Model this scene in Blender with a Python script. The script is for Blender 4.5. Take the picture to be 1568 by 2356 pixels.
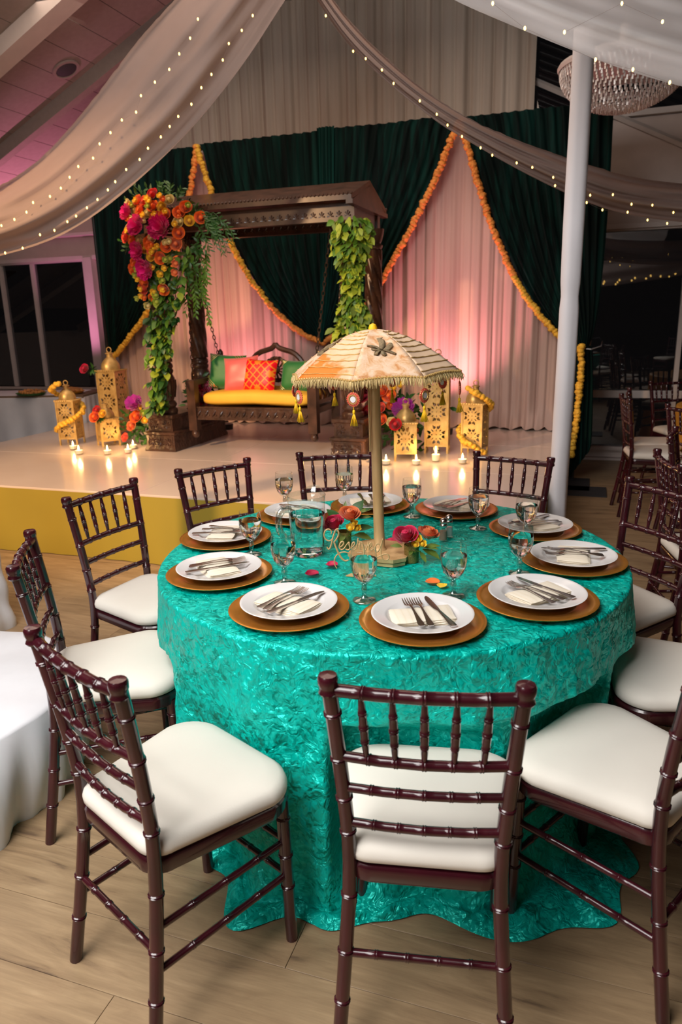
import bpy, math, random
from math import sin, cos, pi, radians as R, sqrt, atan2
from mathutils import Vector, Matrix, noise
random.seed(7)
D = bpy.data
for o in list(D.objects): D.objects.remove(o)
SC = bpy.context.scene
COL = SC.collection

# ---------------------------------------------------------------- camera
cam = D.cameras.new('camera'); camo = D.objects.new('camera', cam); COL.objects.link(camo)
cam.sensor_fit = 'VERTICAL'; cam.sensor_height = 36.0; cam.lens = 1658.3 / 2356 * 36
camo.location = (0, 0, 1.547)
camo.rotation_euler = (Matrix.Rotation(R(90 - 15.336), 3, 'X') @ Matrix.Rotation(R(-1.4194), 3, 'Z')).to_euler()
cam.clip_start = 0.05; cam.clip_end = 100
cam.dof.use_dof = True; cam.dof.focus_distance = 2.25; cam.dof.aperture_fstop = 4.5
SC.camera = camo
# ---------------------------------------------------------------- stage frame
A19 = R(-19)
E1 = Vector((cos(A19), sin(A19), 0)); E2 = Vector((-sin(A19), cos(A19), 0)); S0 = Vector((0, 4.07, 0))
def ST(u, v, z=0): p = S0 + E1 * u + E2 * v; return Vector((p.x, p.y, z))
SZ = 0.46
# ---------------------------------------------------------------- world, lights, exposure
w = D.worlds.new('world'); SC.world = w; w.use_nodes = True
w.node_tree.nodes['Background'].inputs[0].default_value = (0.007, 0.006, 0.006, 1)
w.node_tree.nodes['Background'].inputs[1].default_value = 1.0
SC.view_settings.view_transform = 'Standard'; SC.view_settings.look = 'None'
SC.view_settings.gamma = 1; SC.view_settings.use_curve_mapping = False
SC.view_settings.exposure = 0.0
SC.cycles.max_bounces = 20; SC.cycles.diffuse_bounces = 4; SC.cycles.glossy_bounces = 4; SC.cycles.transparent_max_bounces = 12; SC.cycles.transmission_bounces = 20
SC.cycles.sample_clamp_indirect = 4; SC.cycles.sample_clamp_direct = 20
SC.cycles.caustics_reflective = False; SC.cycles.caustics_refractive = False
SC.cycles.use_denoising = True
def look(o, t): o.rotation_euler = (Vector(t) - o.location).to_track_quat('-Z', 'Y').to_euler()
def area(name, loc, tgt, power, col, sx, sy=None):
    l = D.lights.new(name, 'AREA'); l.energy = power; l.color = col; l.size = sx
    if sy: l.shape = 'RECTANGLE'; l.size_y = sy
    o = D.objects.new(name, l); COL.objects.link(o); o.location = loc; look(o, tgt); return o
def spot(name, loc, tgt, power, col, ang, blend=0.6, rad=0.08):
    l = D.lights.new(name, 'SPOT'); l.energy = power; l.color = col; l.spot_size = R(ang); l.spot_blend = blend
    l.shadow_soft_size = rad
    o = D.objects.new(name, l); COL.objects.link(o); o.location = loc; look(o, tgt); return o
WARM = (1.0, 0.60, 0.30)
# flash bounced off the ceiling behind the photographer
area('bounce_light', (-1.4, 0.55, 3.3), (0.1, 2.0, 0.4), 182, (1.0, 0.97, 0.94), 2.4, 2.0)
area('flash_fill', (-1.7, -0.5, 2.2), (0.1, 2.4, 0.9), 32, (1.0, 0.97, 0.94), 0.9)
area('ceiling_fill', ST(-1.5, 0.8, 4.0), ST(-1.5, 1.0, 0), 82, (1.0, 0.76, 0.60), 4.0, 3.0)
# warm wash on the stage front, and pink uplights on the drape
spot('stage_spot', ST(-3.2, -4.0, 3.5), ST(-1.6, 1.3, 0.5), 1450, WARM, 46, 0.7, 0.12)
spot('stage_spot_right', ST(2.4, -3.6, 3.4), ST(-0.2, 1.3, 0.5), 950, WARM, 40, 0.7, 0.12)
PINK = (1.0, 0.34, 0.40)
spot('uplight_centre', ST(0.12, 2.70, 0.53), ST(0.10, 3.1, 2.0), 125, PINK, 95, 0.9, 0.05)
spot('uplight_left', ST(-2.08, 2.62, 0.53), ST(-2.08, 3.1, 2.0), 95, PINK, 95, 0.9, 0.05)
spot('uplight_ceiling', ST(-5.9, 3.6, 1.2), ST(-4.85, 3.3, 3.25), 420, (1.0, 0.30, 0.48), 46, 0.9, 0.05)
spot('uplight_window', ST(-4.55, 3.55, 0.6), ST(-4.9, 4.1, 2.5), 90, (1.0, 0.3, 0.6), 60, 0.9, 0.05)

# ================================================================= materials
MATS = {}
class NT:
    def __init__(s, name):
        s.m = D.materials.new(name); s.m.use_nodes = True; s.t = s.m.node_tree; s.n = s.t.nodes; s.l = s.t.links
        s.b = s.n['Principled BSDF']; MATS[name] = s.m
    def node(s, typ, **kw):
        n = s.n.new(typ)
        for k, v in kw.items():
            if k.startswith('i_'):
                key = k[2:]; n.inputs[int(key) if key.isdigit() else key.replace('_', ' ')].default_value = v
            else: setattr(n, k, v)
        return n
    def link(s, a, b): s.l.new(a, b)
    def set(s, **kw):
        for k, v in kw.items():
            s.b.inputs[k.replace('_', ' ')].default_value = v
        return s
    def coord(s, scale=(1, 1, 1), kind='Object'):
        tc = s.node('ShaderNodeTexCoord'); mp = s.node('ShaderNodeMapping'); mp.inputs['Scale'].default_value = scale
        s.link(tc.outputs[kind], mp.inputs[0]); return mp.outputs[0]
    def noise(s, co, scale, detail=3, rough=0.5, dist=0):
        n = s.node('ShaderNodeTexNoise'); n.inputs['Scale'].default_value = scale; n.inputs['Detail'].default_value = detail
        n.inputs['Roughness'].default_value = rough; n.inputs['Distortion'].default_value = dist
        if co: s.link(co, n.inputs['Vector'])
        return n.outputs[0]
    def ramp(s, fac, stops):
        r = s.node('ShaderNodeValToRGB'); e = r.color_ramp.elements
        while len(e) < len(stops): e.new(0.5)
        for i, (p, c) in enumerate(stops): e[i].position = p; e[i].color = (*c, 1) if len(c) == 3 else c
        s.link(fac, r.inputs[0]); return r.outputs[0]
    def bump(s, h, strength=0.3, dist=0.01, prev=None):
        b = s.node('ShaderNodeBump'); b.inputs['Strength'].default_value = strength; b.inputs['Distance'].default_value = dist
        s.link(h, b.inputs['Height'])
        if prev: s.link(prev, b.inputs['Normal'])
        s.link(b.outputs[0], s.b.inputs['Normal']); return b.outputs[0]
    def math(s, op, a, b=None, c=None):
        m = s.node('ShaderNodeMath', operation=op)
        for i, x in enumerate((a, b, c)):
            if x is None: continue
            if isinstance(x, (int, float)): m.inputs[i].default_value = x
            else: s.link(x, m.inputs[i])
        return m.outputs[0]
    def base(s, o): s.link(o, s.b.inputs['Base Color'])
def C4(c): return (*c, 1)
def simple(name, col, rough=0.5, metal=0.0, var=0.12, scale=8, bump=0.0, bscale=60, **kw):
    n = NT(name); co = n.coord()
    a = n.noise(co, scale)
    n.base(n.ramp(a, [(0.3, tuple(c * (1 - var) for c in col)), (0.7, tuple(min(1, c * (1 + var)) for c in col))]))
    n.set(Roughness=rough, Metallic=metal, **kw)
    if bump: n.bump(n.noise(co, bscale, 4), bump, 0.003)
    return n.m
def srgb(r, g, b):
    f = lambda c: (c / 255 / 12.92) if c <= 10 else ((c / 255 + 0.055) / 1.055) ** 2.4
    return (f(r), f(g), f(b))

n = NT('oak_plank')
co = n.coord((1, 1, 1)); oi = n.node('ShaderNodeObjectInfo')
va = n.node('ShaderNodeVectorMath', operation='SCALE'); va.inputs[0].default_value = (13, 29, 7); n.link(oi.outputs['Random'], va.inputs['Scale'])
vb = n.node('ShaderNodeVectorMath', operation='ADD'); n.link(co, vb.inputs[0]); n.link(va.outputs[0], vb.inputs[1])
mp = n.node('ShaderNodeMapping'); mp.inputs['Scale'].default_value = (1.1, 7, 1); n.link(vb.outputs[0], mp.inputs[0])
g1 = n.noise(mp.outputs[0], 2.2, 6, 0.6, 1.6); mp2 = n.node('ShaderNodeMapping'); mp2.inputs['Scale'].default_value = (3, 60, 1)
n.link(vb.outputs[0], mp2.inputs[0]); g2 = n.noise(mp2.outputs[0], 3, 4, 0.6, 0.3)
c1 = n.ramp(g1, [(0.28, srgb(112, 90, 70)), (0.40, srgb(150, 124, 94)), (0.6, srgb(168, 141, 108)), (0.8, srgb(184, 158, 124))])
c2 = n.ramp(g2, [(0.3, (0.86, 0.86, 0.86)), (0.65, (1.05, 1.05, 1.05))])
mx = n.node('ShaderNodeMix', data_type='RGBA', blend_type='MULTIPLY'); mx.inputs['Factor'].default_value = 0.8
n.link(c1, mx.inputs['A']); n.link(c2, mx.inputs['B'])
hv = n.node('ShaderNodeHueSaturation'); n.link(mx.outputs['Result'], hv.inputs['Color'])
n.link(n.math('MULTIPLY_ADD', oi.outputs['Random'], 0.16, 0.92), hv.inputs['Value']); n.base(hv.outputs[0])
n.set(Roughness=0.42); n.bump(g2, 0.12, 0.002)

simple('floor_base', srgb(120, 98, 76), 0.6)
n = NT('mahogany'); co = n.coord()
n.base(n.ramp(n.noise(co, 9, 3), [(0.3, (0.026, 0.003, 0.006)), (0.7, (0.056, 0.006, 0.012))]))
n.set(Roughness=0.26, Coat_Weight=0.6, Coat_Roughness=0.06)
simple('seat_cushion', srgb(232, 226, 216), 0.75, var=0.03, scale=4, bump=0.06, bscale=300)

n = NT('turquoise_satin'); co = n.coord()
wn = n.node('ShaderNodeTexNoise'); wn.inputs['Scale'].default_value = 14; n.link(co, wn.inputs['Vector'])
wv = n.node('ShaderNodeVectorMath', operation='SCALE'); wv.inputs['Scale'].default_value = 0.05; n.link(wn.outputs['Color'], wv.inputs[0])
wa = n.node('ShaderNodeVectorMath', operation='ADD'); n.link(co, wa.inputs[0]); n.link(wv.outputs[0], wa.inputs[1])
def ridged(scale, det=2):
    a = n.noise(wa.outputs[0], scale, det, 0.55, 0.6)
    return n.math('ABSOLUTE', n.math('SUBTRACT', a, 0.5))
def facet(sc, amp, seed):   # every Voronoi cell is a flat facet with a tilt of its own, so cell borders become creases
    mp_ = n.node('ShaderNodeMapping'); mp_.inputs['Location'].default_value = (seed, seed * 2, seed * 3); n.link(wa.outputs[0], mp_.inputs[0])
    q = n.node('ShaderNodeTexVoronoi', feature='F1'); q.inputs['Scale'].default_value = sc; n.link(mp_.outputs[0], q.inputs['Vector'])
    a1 = n.node('ShaderNodeVectorMath', operation='SUBTRACT'); n.link(q.outputs['Color'], a1.inputs[0]); a1.inputs[1].default_value = (0.5, 0.5, 0.5)
    a2 = n.node('ShaderNodeVectorMath', operation='SUBTRACT'); n.link(mp_.outputs[0], a2.inputs[0]); n.link(q.outputs['Position'], a2.inputs[1])
    a3 = n.node('ShaderNodeVectorMath', operation='DOT_PRODUCT'); n.link(a1.outputs[0], a3.inputs[0]); n.link(a2.outputs[0], a3.inputs[1])
    return n.math('MULTIPLY', a3.outputs['Value'], amp)
r1 = ridged(30)
hh = n.math('ADD', facet(24, 0.42, 1.3), n.math('ADD', facet(58, 0.62, 4.1), n.math('ADD', facet(125, 0.50, 7.7), n.math('MULTIPLY', r1, 0.016))))
n.bump(hh, 0.9, 1.0)
n.base(n.ramp(n.noise(co, 3, 2), [(0.3, (0.0, 0.53, 0.44)), (0.7, (0.0, 0.62, 0.52))]))
n.set(Roughness=0.38, Metallic=0.30, Specular_IOR_Level=0.3)

simple('gold_charger', srgb(222, 150, 62), 0.25, 0.70, 0.08, 30)
n = NT('white_china'); co = n.coord(); n.base(n.ramp(n.noise(co, 3), [(0, srgb(226, 224, 224)), (1, srgb(236, 234, 233))])); n.set(Roughness=0.18, Coat_Weight=0.3)
n = NT('napkin_cloth'); co = n.coord()
wvn = n.node('ShaderNodeTexWave'); wvn.inputs['Scale'].default_value = 18; wvn.inputs['Distortion'].default_value = 0.3; n.link(co, wvn.inputs['Vector'])
n.base(n.ramp(wvn.outputs[0], [(0.0, srgb(236, 224, 202)), (0.15, srgb(240, 230, 210)), (1, srgb(242, 232, 214))])); n.set(Roughness=0.85)
n.bump(n.noise(co, 30, 2), 0.1, 0.001)
simple('cutlery_steel', (0.62, 0.58, 0.56), 0.24, 1.0, 0.05)
def glassmat(name, col=(1, 1, 1), ior=1.45, rough=0.0):
    n = NT(name); out = n.n['Material Output']
    n.set(Base_Color=C4(col), Roughness=rough, IOR=ior, Transmission_Weight=1.0); return n.m
glassmat('clear_glass', (0.97, 0.99, 0.99), 1.45); glassmat('water', (0.985, 1.0, 1.0), 1.27)
glassmat('clear_plastic', (0.93, 0.97, 0.97), 1.42, 0.04)
def thin_glass(name, tint, f0, rough=0.0, tr2=None):
    n = NT(name); out = n.n['Material Output']; tr = n.node('ShaderNodeBsdfTransparent'); tr.inputs[0].default_value = (*tint, 1)
    gl = n.node('ShaderNodeBsdfGlossy'); gl.inputs['Roughness'].default_value = rough
    lw = n.node('ShaderNodeLayerWeight'); lw.inputs['Blend'].default_value = 0.5
    p = n.math('POWER', lw.outputs['Facing'], 4.0); fac = n.math('MULTIPLY_ADD', p, (1 - f0) * 0.8, f0)
    ms = n.node('ShaderNodeMixShader'); n.link(fac, ms.inputs[0]); n.link(tr.outputs[0], ms.inputs[1]); n.link(gl.outputs[0], ms.inputs[2]); n.link(ms.outputs[0], out.inputs[0])
thin_glass('thin_glass', (0.965, 0.985, 0.98), 0.06); thin_glass('stem_glass', (0.86, 0.89, 0.88), 0.30, 0.03); thin_glass('thin_plastic', (0.90, 0.95, 0.95), 0.07, 0.06)
thin_glass('window_glass', (0.35, 0.37, 0.4), 0.13, 0.01)
'''  # thin night-dark pane: mirror by Fresnel, else see-through
out = n.n['Material Output']; tr = n.node('ShaderNodeBsdfTransparent'); tr.inputs[0].default_value = (0.35, 0.37, 0.4, 1)
gl = n.node('ShaderNodeBsdfGlossy'); gl.inputs['Roughness'].default_value = 0.015
fr = n.node('ShaderNodeFresnel'); fr.inputs['IOR'].default_value = 1.9; ms = n.node('ShaderNodeMixShader')
n.link(fr.outputs[0], ms.inputs[0]); n.link(tr.outputs[0], ms.inputs[1]); n.link(gl.outputs[0], ms.inputs[2]); n.link(ms.outputs[0], out.inputs[0])
'''

n = NT('gold_paint'); co = n.coord((1, 1, 0.15))
n.base(n.ramp(n.noise(co, 40, 4), [(0.3, srgb(198, 156, 104)), (0.7, srgb(228, 190, 138))])); n.set(Roughness=0.42, Metallic=0.25)
n = NT('gold_glitter'); co = n.coord(); v = n.node('ShaderNodeTexVoronoi'); v.inputs['Scale'].default_value = 700; n.link(co, v.inputs['Vector'])
n.base(n.ramp(v.outputs['Distance'], [(0.1, srgb(225, 205, 130)), (0.5, srgb(140, 118, 58))])); n.set(Roughness=0.4, Metallic=0.6); n.bump(v.outputs['Distance'], 0.8, 0.002)
n = NT('brass_lantern'); co = n.coord(); n.base(n.ramp(n.noise(co, 14, 3), [(0.3, srgb(176, 142, 84)), (0.7, srgb(220, 190, 126))])); n.set(Roughness=0.42, Metallic=0.55)
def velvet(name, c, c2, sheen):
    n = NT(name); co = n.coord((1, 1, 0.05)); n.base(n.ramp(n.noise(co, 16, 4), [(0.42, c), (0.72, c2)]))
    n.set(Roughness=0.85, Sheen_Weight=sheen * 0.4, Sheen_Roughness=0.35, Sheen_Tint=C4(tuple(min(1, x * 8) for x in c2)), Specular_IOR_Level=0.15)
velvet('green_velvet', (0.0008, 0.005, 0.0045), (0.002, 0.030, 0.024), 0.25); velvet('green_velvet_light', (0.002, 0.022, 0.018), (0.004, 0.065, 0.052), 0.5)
n = NT('blush_drape'); co = n.coord((1, 1, 0.1)); n.base(n.ramp(n.noise(co, 6, 3), [(0.3, srgb(184, 154, 142)), (0.7, srgb(202, 172, 160))])); n.set(Roughness=0.7, Sheen_Weight=0.15)
n = NT('beige_drape'); co = n.coord((1, 1, 0.1)); n.base(n.ramp(n.noise(co, 6, 3), [(0.3, srgb(190, 172, 156)), (0.7, srgb(212, 196, 180))])); n.set(Roughness=0.75)
def sheer(name, col, tr, alpha):
    n = NT(name); out = n.n['Material Output']; d = n.node('ShaderNodeBsdfDiffuse'); t = n.node('ShaderNodeBsdfTranslucent'); p = n.node('ShaderNodeBsdfTransparent')
    co = n.coord((1, 1, 1)); cc = n.ramp(n.noise(co, 5, 3), [(0.3, tuple(x * 0.93 for x in col)), (0.7, col)])
    n.link(cc, d.inputs[0]); n.link(cc, t.inputs[0])
    m1 = n.node('ShaderNodeMixShader'); m1.inputs[0].default_value = tr; n.link(d.outputs[0], m1.inputs[1]); n.link(t.outputs[0], m1.inputs[2])
    m2 = n.node('ShaderNodeMixShader'); m2.inputs[0].default_value = alpha; n.link(m1.outputs[0], m2.inputs[1]); n.link(p.outputs[0], m2.inputs[2]); n.link(m2.outputs[0], out.inputs[0])
sheer('sheer_fabric', srgb(166, 148, 142), 0.35, 0.08); sheer('sheer_fabric_thin', srgb(232, 230, 232), 0.4, 0.2)
simple('white_cloth', srgb(226, 228, 234), 0.75, var=0.03); simple('pole_cloth', srgb(226, 224, 230), 0.7, var=0.03, scale=3)
simple('yellow_cloth', srgb(156, 138, 46), 0.8, var=0.06, scale=2); simple('gold_cloth', srgb(214, 150, 50), 0.55, var=0.1)
n = NT('stage_gloss'); co = n.coord(); n.base(n.ramp(n.noise(co, 1.5), [(0.3, srgb(212, 194, 182)), (0.7, srgb(222, 206, 194))])); n.set(Roughness=0.16)
n = NT('carved_wood'); co = n.coord(); v = n.node('ShaderNodeTexVoronoi'); v.inputs['Scale'].default_value = 26; n.link(co, v.inputs['Vector'])
n.base(n.ramp(n.noise(co, 12, 4), [(0.3, (0.030, 0.015, 0.010)), (0.7, (0.085, 0.040, 0.026))])); n.set(Roughness=0.3); n.bump(v.outputs['Distance'], 0.45, 0.012)
n = NT('smooth_wood'); co = n.coord((1, 1, 1)); n.base(n.ramp(n.noise(co, 10, 4), [(0.3, (0.035, 0.017, 0.011)), (0.7, (0.10, 0.046, 0.03))])); n.set(Roughness=0.28)
simple('chain_metal', (0.10, 0.07, 0.05), 0.35, 0.9)
simple('yellow_cushion', srgb(246, 190, 62), 0.7, var=0.05)
def silk(name, c, rough=0.35): return simple(name, c, rough, 0.0, 0.12, 7, 0.15, 20, Sheen_Weight=0.4)
silk('green_silk', srgb(24, 112, 48), 0.5); silk('pink_silk', srgb(236, 110, 108))
n = NT('red_brocade'); co = n.coord((1, 1, 1)); mp = n.node('ShaderNodeMapping'); mp.inputs['Rotation'].default_value = (0, R(52), 0); n.link(co, mp.inputs[0])
bk = n.node('ShaderNodeTexChecker'); bk.inputs['Scale'].default_value = 1.0
sx = n.node('ShaderNodeSeparateXYZ'); n.link(mp.outputs[0], sx.inputs[0])
def lines(o, per, wd): return n.math('LESS_THAN', n.math('ABSOLUTE', n.math('SUBTRACT', n.math('FRACT', n.math('MULTIPLY', o, 1 / per)), 0.5)), wd)
grid = n.math('MAXIMUM', lines(sx.outputs[0], 0.052, 0.09), lines(sx.outputs[2], 0.052, 0.09))
fl = n.math('MULTIPLY', lines(sx.outputs[0], 0.156, 0.15), lines(sx.outputs[2], 0.156, 0.15)); al = n.math('MAXIMUM', grid, fl)
n.base(n.ramp(al, [(0.4, srgb(236, 14, 34)), (0.6, srgb(238, 140, 40))])); n.set(Roughness=0.45)
n = NT('umbrella_velvet'); co = n.coord(); a = n.noise(co, 26, 5, 0.65, 0.8)
n.base(n.ramp(a, [(0.36, srgb(206, 142, 86)), (0.46, srgb(222, 178, 136)), (0.6, srgb(232, 202, 174))])); n.set(Roughness=0.6, Sheen_Weight=0.1)
n = NT('umbrella_velvet_orange'); co = n.coord(); sp_ = n.node('ShaderNodeSeparateXYZ'); n.link(co, sp_.inputs[0]); a = n.math('MULTIPLY_ADD', sp_.outputs[0], 1.3, n.math('MULTIPLY_ADD', n.noise(co, 7, 3, 0.6, 0.6), 0.5, 0.44)); a2 = n.noise(co, 40, 4)
n.base(n.ramp(n.math('MULTIPLY_ADD', a2, 0.12, a), [(0.53, srgb(222, 122, 30)), (0.58, srgb(226, 184, 144)), (0.75, srgb(232, 200, 168))])); n.set(Roughness=0.5, Sheen_Weight=0.05, Sheen_Roughness=0.3)
simple('gold_trim', srgb(224, 188, 118), 0.3, 0.5, 0.1, 200); simple('silver_thread', srgb(150, 134, 104), 0.4, 0.7, 0.3, 160, 0.6, 400)
simple('fringe_thread', srgb(224, 198, 140), 0.6, 0.1); simple('tassel_thread', srgb(252, 196, 24), 0.55, 0.0)
simple('mirror_glass', (0.95, 0.95, 0.97), 0.3, 0.2, 0.02); simple('coral_thread', srgb(226, 90, 70), 0.5, 0.0, 0.3, 500)
for nm, c in dict(orange=(250, 120, 30), peach=(238, 130, 72), red=(214, 20, 30), coral=(240, 88, 62), magenta=(244, 12, 146), crimson=(206, 6, 74), violet=(214, 60, 190),
                  pink=(244, 84, 150), yellow=(252, 206, 40), cream=(238, 220, 150), lime=(176, 190, 60)).items():
    n = NT('petal_' + nm); co = n.coord(); cl = srgb(*c)
    n.base(n.ramp(n.noise(co, 18, 3), [(0.3, tuple(x * 0.86 for x in cl)), (0.65, cl)])); n.set(Roughness=0.55, Subsurface_Weight=0.0, Sheen_Weight=0.2)
simple('marigold_yellow', srgb(240, 186, 62), 0.7, 0, 0.2, 60); simple('marigold_orange', srgb(236, 150, 66), 0.7, 0, 0.2, 60)
for nm, c in dict(deep=(48, 92, 38), mid=(92, 132, 40), light=(160, 176, 50), olive=(108, 130, 54)).items():
    simple('leaf_' + nm, srgb(*c), 0.42, 0, 0.25, 14)
simple('white_paint', srgb(206, 194, 188), 0.5, 0, 0.04); simple('wall_paint', srgb(196, 180, 172), 0.7, 0, 0.04)
simple('ceiling_tile', srgb(140, 128, 122), 0.85, 0, 0.06, 20, 0.2, 90); simple('dark_ceiling', (0.02, 0.012, 0.010), 0.6)
simple('black_metal', (0.01, 0.01, 0.01), 0.4); simple('candle_wax', srgb(250, 236, 214), 0.5); simple('dark_mat', (0.03, 0.03, 0.035), 0.7)
def emis(name, col, s):
    n = NT(name); n.set(Base_Color=C4(col), Emission_Color=C4(col), Emission_Strength=s, Roughness=0.5); return n.m
emis('bulb_glow', (1.0, 0.60, 0.14), 6.5); emis('flame_glow', (1.0, 0.62, 0.22), 42); emis('screen_glow', (0.75, 0.75, 1.0), 1.6)
simple('crystal', (0.80, 0.74, 0.70), 0.25, 0.25, 0.2, 90); simple('tray_food', srgb(190, 130, 70), 0.7, 0, 0.5, 30); simple('tray_green', srgb(60, 110, 40), 0.7, 0, 0.3, 30)
simple('pepper_fill', srgb(150, 120, 100), 0.6); simple('wood_cut', srgb(206, 168, 116), 0.6, 0, 0.08, 40)
M = MATS

# ================================================================= mesh helpers
class MB:
    def __init__(s): s.v = []; s.f = []
    def add(s, vs, fs):
        k = len(s.v); s.v += [tuple(p) for p in vs]; s.f += [tuple(i + k for i in f) for f in fs]; return s
    def merge(s, o, mat=None):
        vs = o.v if mat is None else [tuple(mat @ Vector(p)) for p in o.v]
        return s.add(vs, o.f)
    def box(s, c, d, rot=None):
        x, y, z = [t / 2 for t in d]; vs = [Vector((i * x, j * y, k * z)) for i in (-1, 1) for j in (-1, 1) for k in (-1, 1)]
        if rot: vs = [rot @ p for p in vs]
        vs = [p + Vector(c) for p in vs]
        return s.add(vs, [(0, 1, 3, 2), (4, 6, 7, 5), (0, 4, 5, 1), (2, 3, 7, 6), (0, 2, 6, 4), (1, 5, 7, 3)])
    def grid(s, fn, nu, nv, wu=False):
        vs = [fn(i / (nu if wu else nu - 1) if nu > 1 else 0, j / (nv - 1)) for j in range(nv) for i in range(nu)]
        fs = []
        for j in range(nv - 1):
            for i in range(nu if wu else nu - 1):
                a = j * nu + i; b = j * nu + (i + 1) % nu; fs.append((a, b, b + nu, a + nu))
        return s.add(vs, fs)
    def lathe(s, prof, n=24, cx=0, cy=0, cap=False, fn=None):
        k = len(prof)
        vs = []
        for (r, z) in prof:
            for i in range(n):
                a = 2 * pi * i / n; rr = r * (fn(a, z) if fn else 1); vs.append((cx + rr * cos(a), cy + rr * sin(a), z))
        fs = [(j * n + i, j * n + (i + 1) % n, (j + 1) * n + (i + 1) % n, (j + 1) * n + i) for j in range(k - 1) for i in range(n)]
        if cap: fs += [tuple(reversed(range(n))), tuple((k - 1) * n + i for i in range(n))]
        return s.add(vs, fs)
    def tube(s, pts, r, n=8, closed=False, cap=True, flat=1.0):
        pts = [Vector(p) for p in pts]; m = len(pts)
        rs = r if isinstance(r, (list, tuple)) else [r] * m
        vs = []; t0 = None; nrm = None
        for i, p in enumerate(pts):
            a = pts[i - 1] if (i or closed) else p; b = pts[(i + 1) % m] if (i < m - 1 or closed) else p
            t = (b - a); t = t.normalized() if t.length > 1e-9 else Vector((0, 0, 1))
            if nrm is None:
                up = Vector((0, 0, 1)) if abs(t.z) < 0.9 else Vector((1, 0, 0)); nrm = t.cross(up).normalized()
            else:
                nrm = (nrm - t * nrm.dot(t)); nrm = nrm.normalized() if nrm.length > 1e-6 else t.orthogonal().normalized()
            bn = t.cross(nrm)
            for k in range(n):
                q = 2 * pi * k / n; vs.append(p + nrm * (cos(q) * rs[i]) + bn * (sin(q) * rs[i] * flat))
        fs = []
        for i in range(m if closed else m - 1):
            for k in range(n):
                a = i * n + k; b = i * n + (k + 1) % n; c = ((i + 1) % m) * n
                fs.append((a, b, c + (k + 1) % n, c + k))
        if cap and not closed: fs += [tuple(reversed(range(n))), tuple((m - 1) * n + k for k in range(n))]
        return s.add(vs, fs)
    def ball(s, c, r, n=10, m=6, sc=(1, 1, 1), fn=None):
        c = Vector(c); vs = [c + Vector((0, 0, -r * sc[2]))]; fs = []
        for j in range(1, m):
            ph = -pi / 2 + pi * j / m
            for i in range(n):
                a = 2 * pi * i / n; d = Vector((cos(ph) * cos(a) * sc[0], cos(ph) * sin(a) * sc[1], sin(ph) * sc[2])); vs.append(c + d * r * (fn(i, j) if fn else 1))
        vs.append(c + Vector((0, 0, r * sc[2]))); top = len(vs) - 1
        for i in range(n): fs.append((0, 1 + (i + 1) % n, 1 + i)); fs.append((top, top - n + i, top - n + (i + 1) % n))
        for j in range(m - 2):
            for i in range(n): a = 1 + j * n; fs.append((a + i, a + (i + 1) % n, a + n + (i + 1) % n, a + n + i))
        return s.add(vs, fs)
    def prism(s, poly, z0, z1):
        n = len(poly); vs = [(x, y, z0) for x, y in poly] + [(x, y, z1) for x, y in poly]
        return s.add(vs, [tuple(reversed(range(n))), tuple(range(n, 2 * n))] + [(i, (i + 1) % n, n + (i + 1) % n, n + i) for i in range(n)])
    def prism_y(s, poly, y0, y1):   # polygon in x,z extruded along y
        n = len(poly); vs = [(x, y0, z) for x, z in poly] + [(x, y1, z) for x, z in poly]
        return s.add(vs, [tuple(range(n)), tuple(reversed(range(n, 2 * n)))] + [(i, n + i, n + (i + 1) % n, (i + 1) % n) for i in range(n)])
    def mesh(s, name, mat, sharp=35, smooth=True):
        me = D.meshes.new(name); me.from_pydata(s.v, [], s.f); me.update()
        if mat: me.materials.append(M[mat] if isinstance(mat, str) else mat)
        if smooth:
            me.shade_smooth()
            if sharp: me.set_sharp_from_angle(angle=R(sharp))
        return me
def link(name, me, parent=None, loc=(0, 0, 0), rot=(0, 0, 0), scale=(1, 1, 1), kind=None, label=None):
    o = D.objects.new(name, me); COL.objects.link(o); o.parent = parent; o.location = loc; o.rotation_euler = rot
    o.scale = scale if not isinstance(scale, (int, float)) else (scale,) * 3
    if kind: o['kind'] = kind
    if label: o['label'] = label
    return o
def thing(name, label, cat, loc=(0, 0, 0), rotz=0, group=None, me=None):
    o = link(name, me, None, loc, (0, 0, rotz)); o['label'] = label; o['category'] = cat
    if group: o['group'] = group
    return o
def copy_tree(o, parent=None):
    c = o.copy(); COL.objects.link(c)
    if parent: c.parent = parent
    for ch in list(o.children): copy_tree(ch, c)
    return c
def mod_solid(o, t, off=0):
    m = o.modifiers.new('solidify', 'SOLIDIFY'); m.thickness = t; m.offset = off; return o
def struct(name, mb, mat, parent=None, loc=(0, 0, 0), rotz=0, **k):
    o = link(name, mb.mesh(name, mat, **k), parent, loc, (0, 0, rotz))
    if parent is None: o['kind'] = 'structure'
    return o
def lerp(a, b, t): return a + (b - a) * t
def samp(poly, t):
    """point at arc fraction t of a polyline"""
    P = [Vector(p) for p in poly]; L = [(P[i + 1] - P[i]).length for i in range(len(P) - 1)]; T = sum(L) * t
    for i, l in enumerate(L):
        if T <= l or i == len(L) - 1: return P[i].lerp(P[i + 1], min(1, T / l) if l else 0)
        T -= l
def smooth_poly(poly, k=2):
    P = [Vector(p) for p in poly]
    for _ in range(k):
        Q = [P[0]]
        for i in range(len(P) - 1): Q += [P[i].lerp(P[i + 1], 0.25), P[i].lerp(P[i + 1], 0.75)]
        P = Q + [P[-1]]
    return P
def plen(poly): return sum((Vector(poly[i + 1]) - Vector(poly[i])).length for i in range(len(poly) - 1))
ns = lambda x, y=0, z=0: noise.noise(Vector((x, y, z)))

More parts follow.
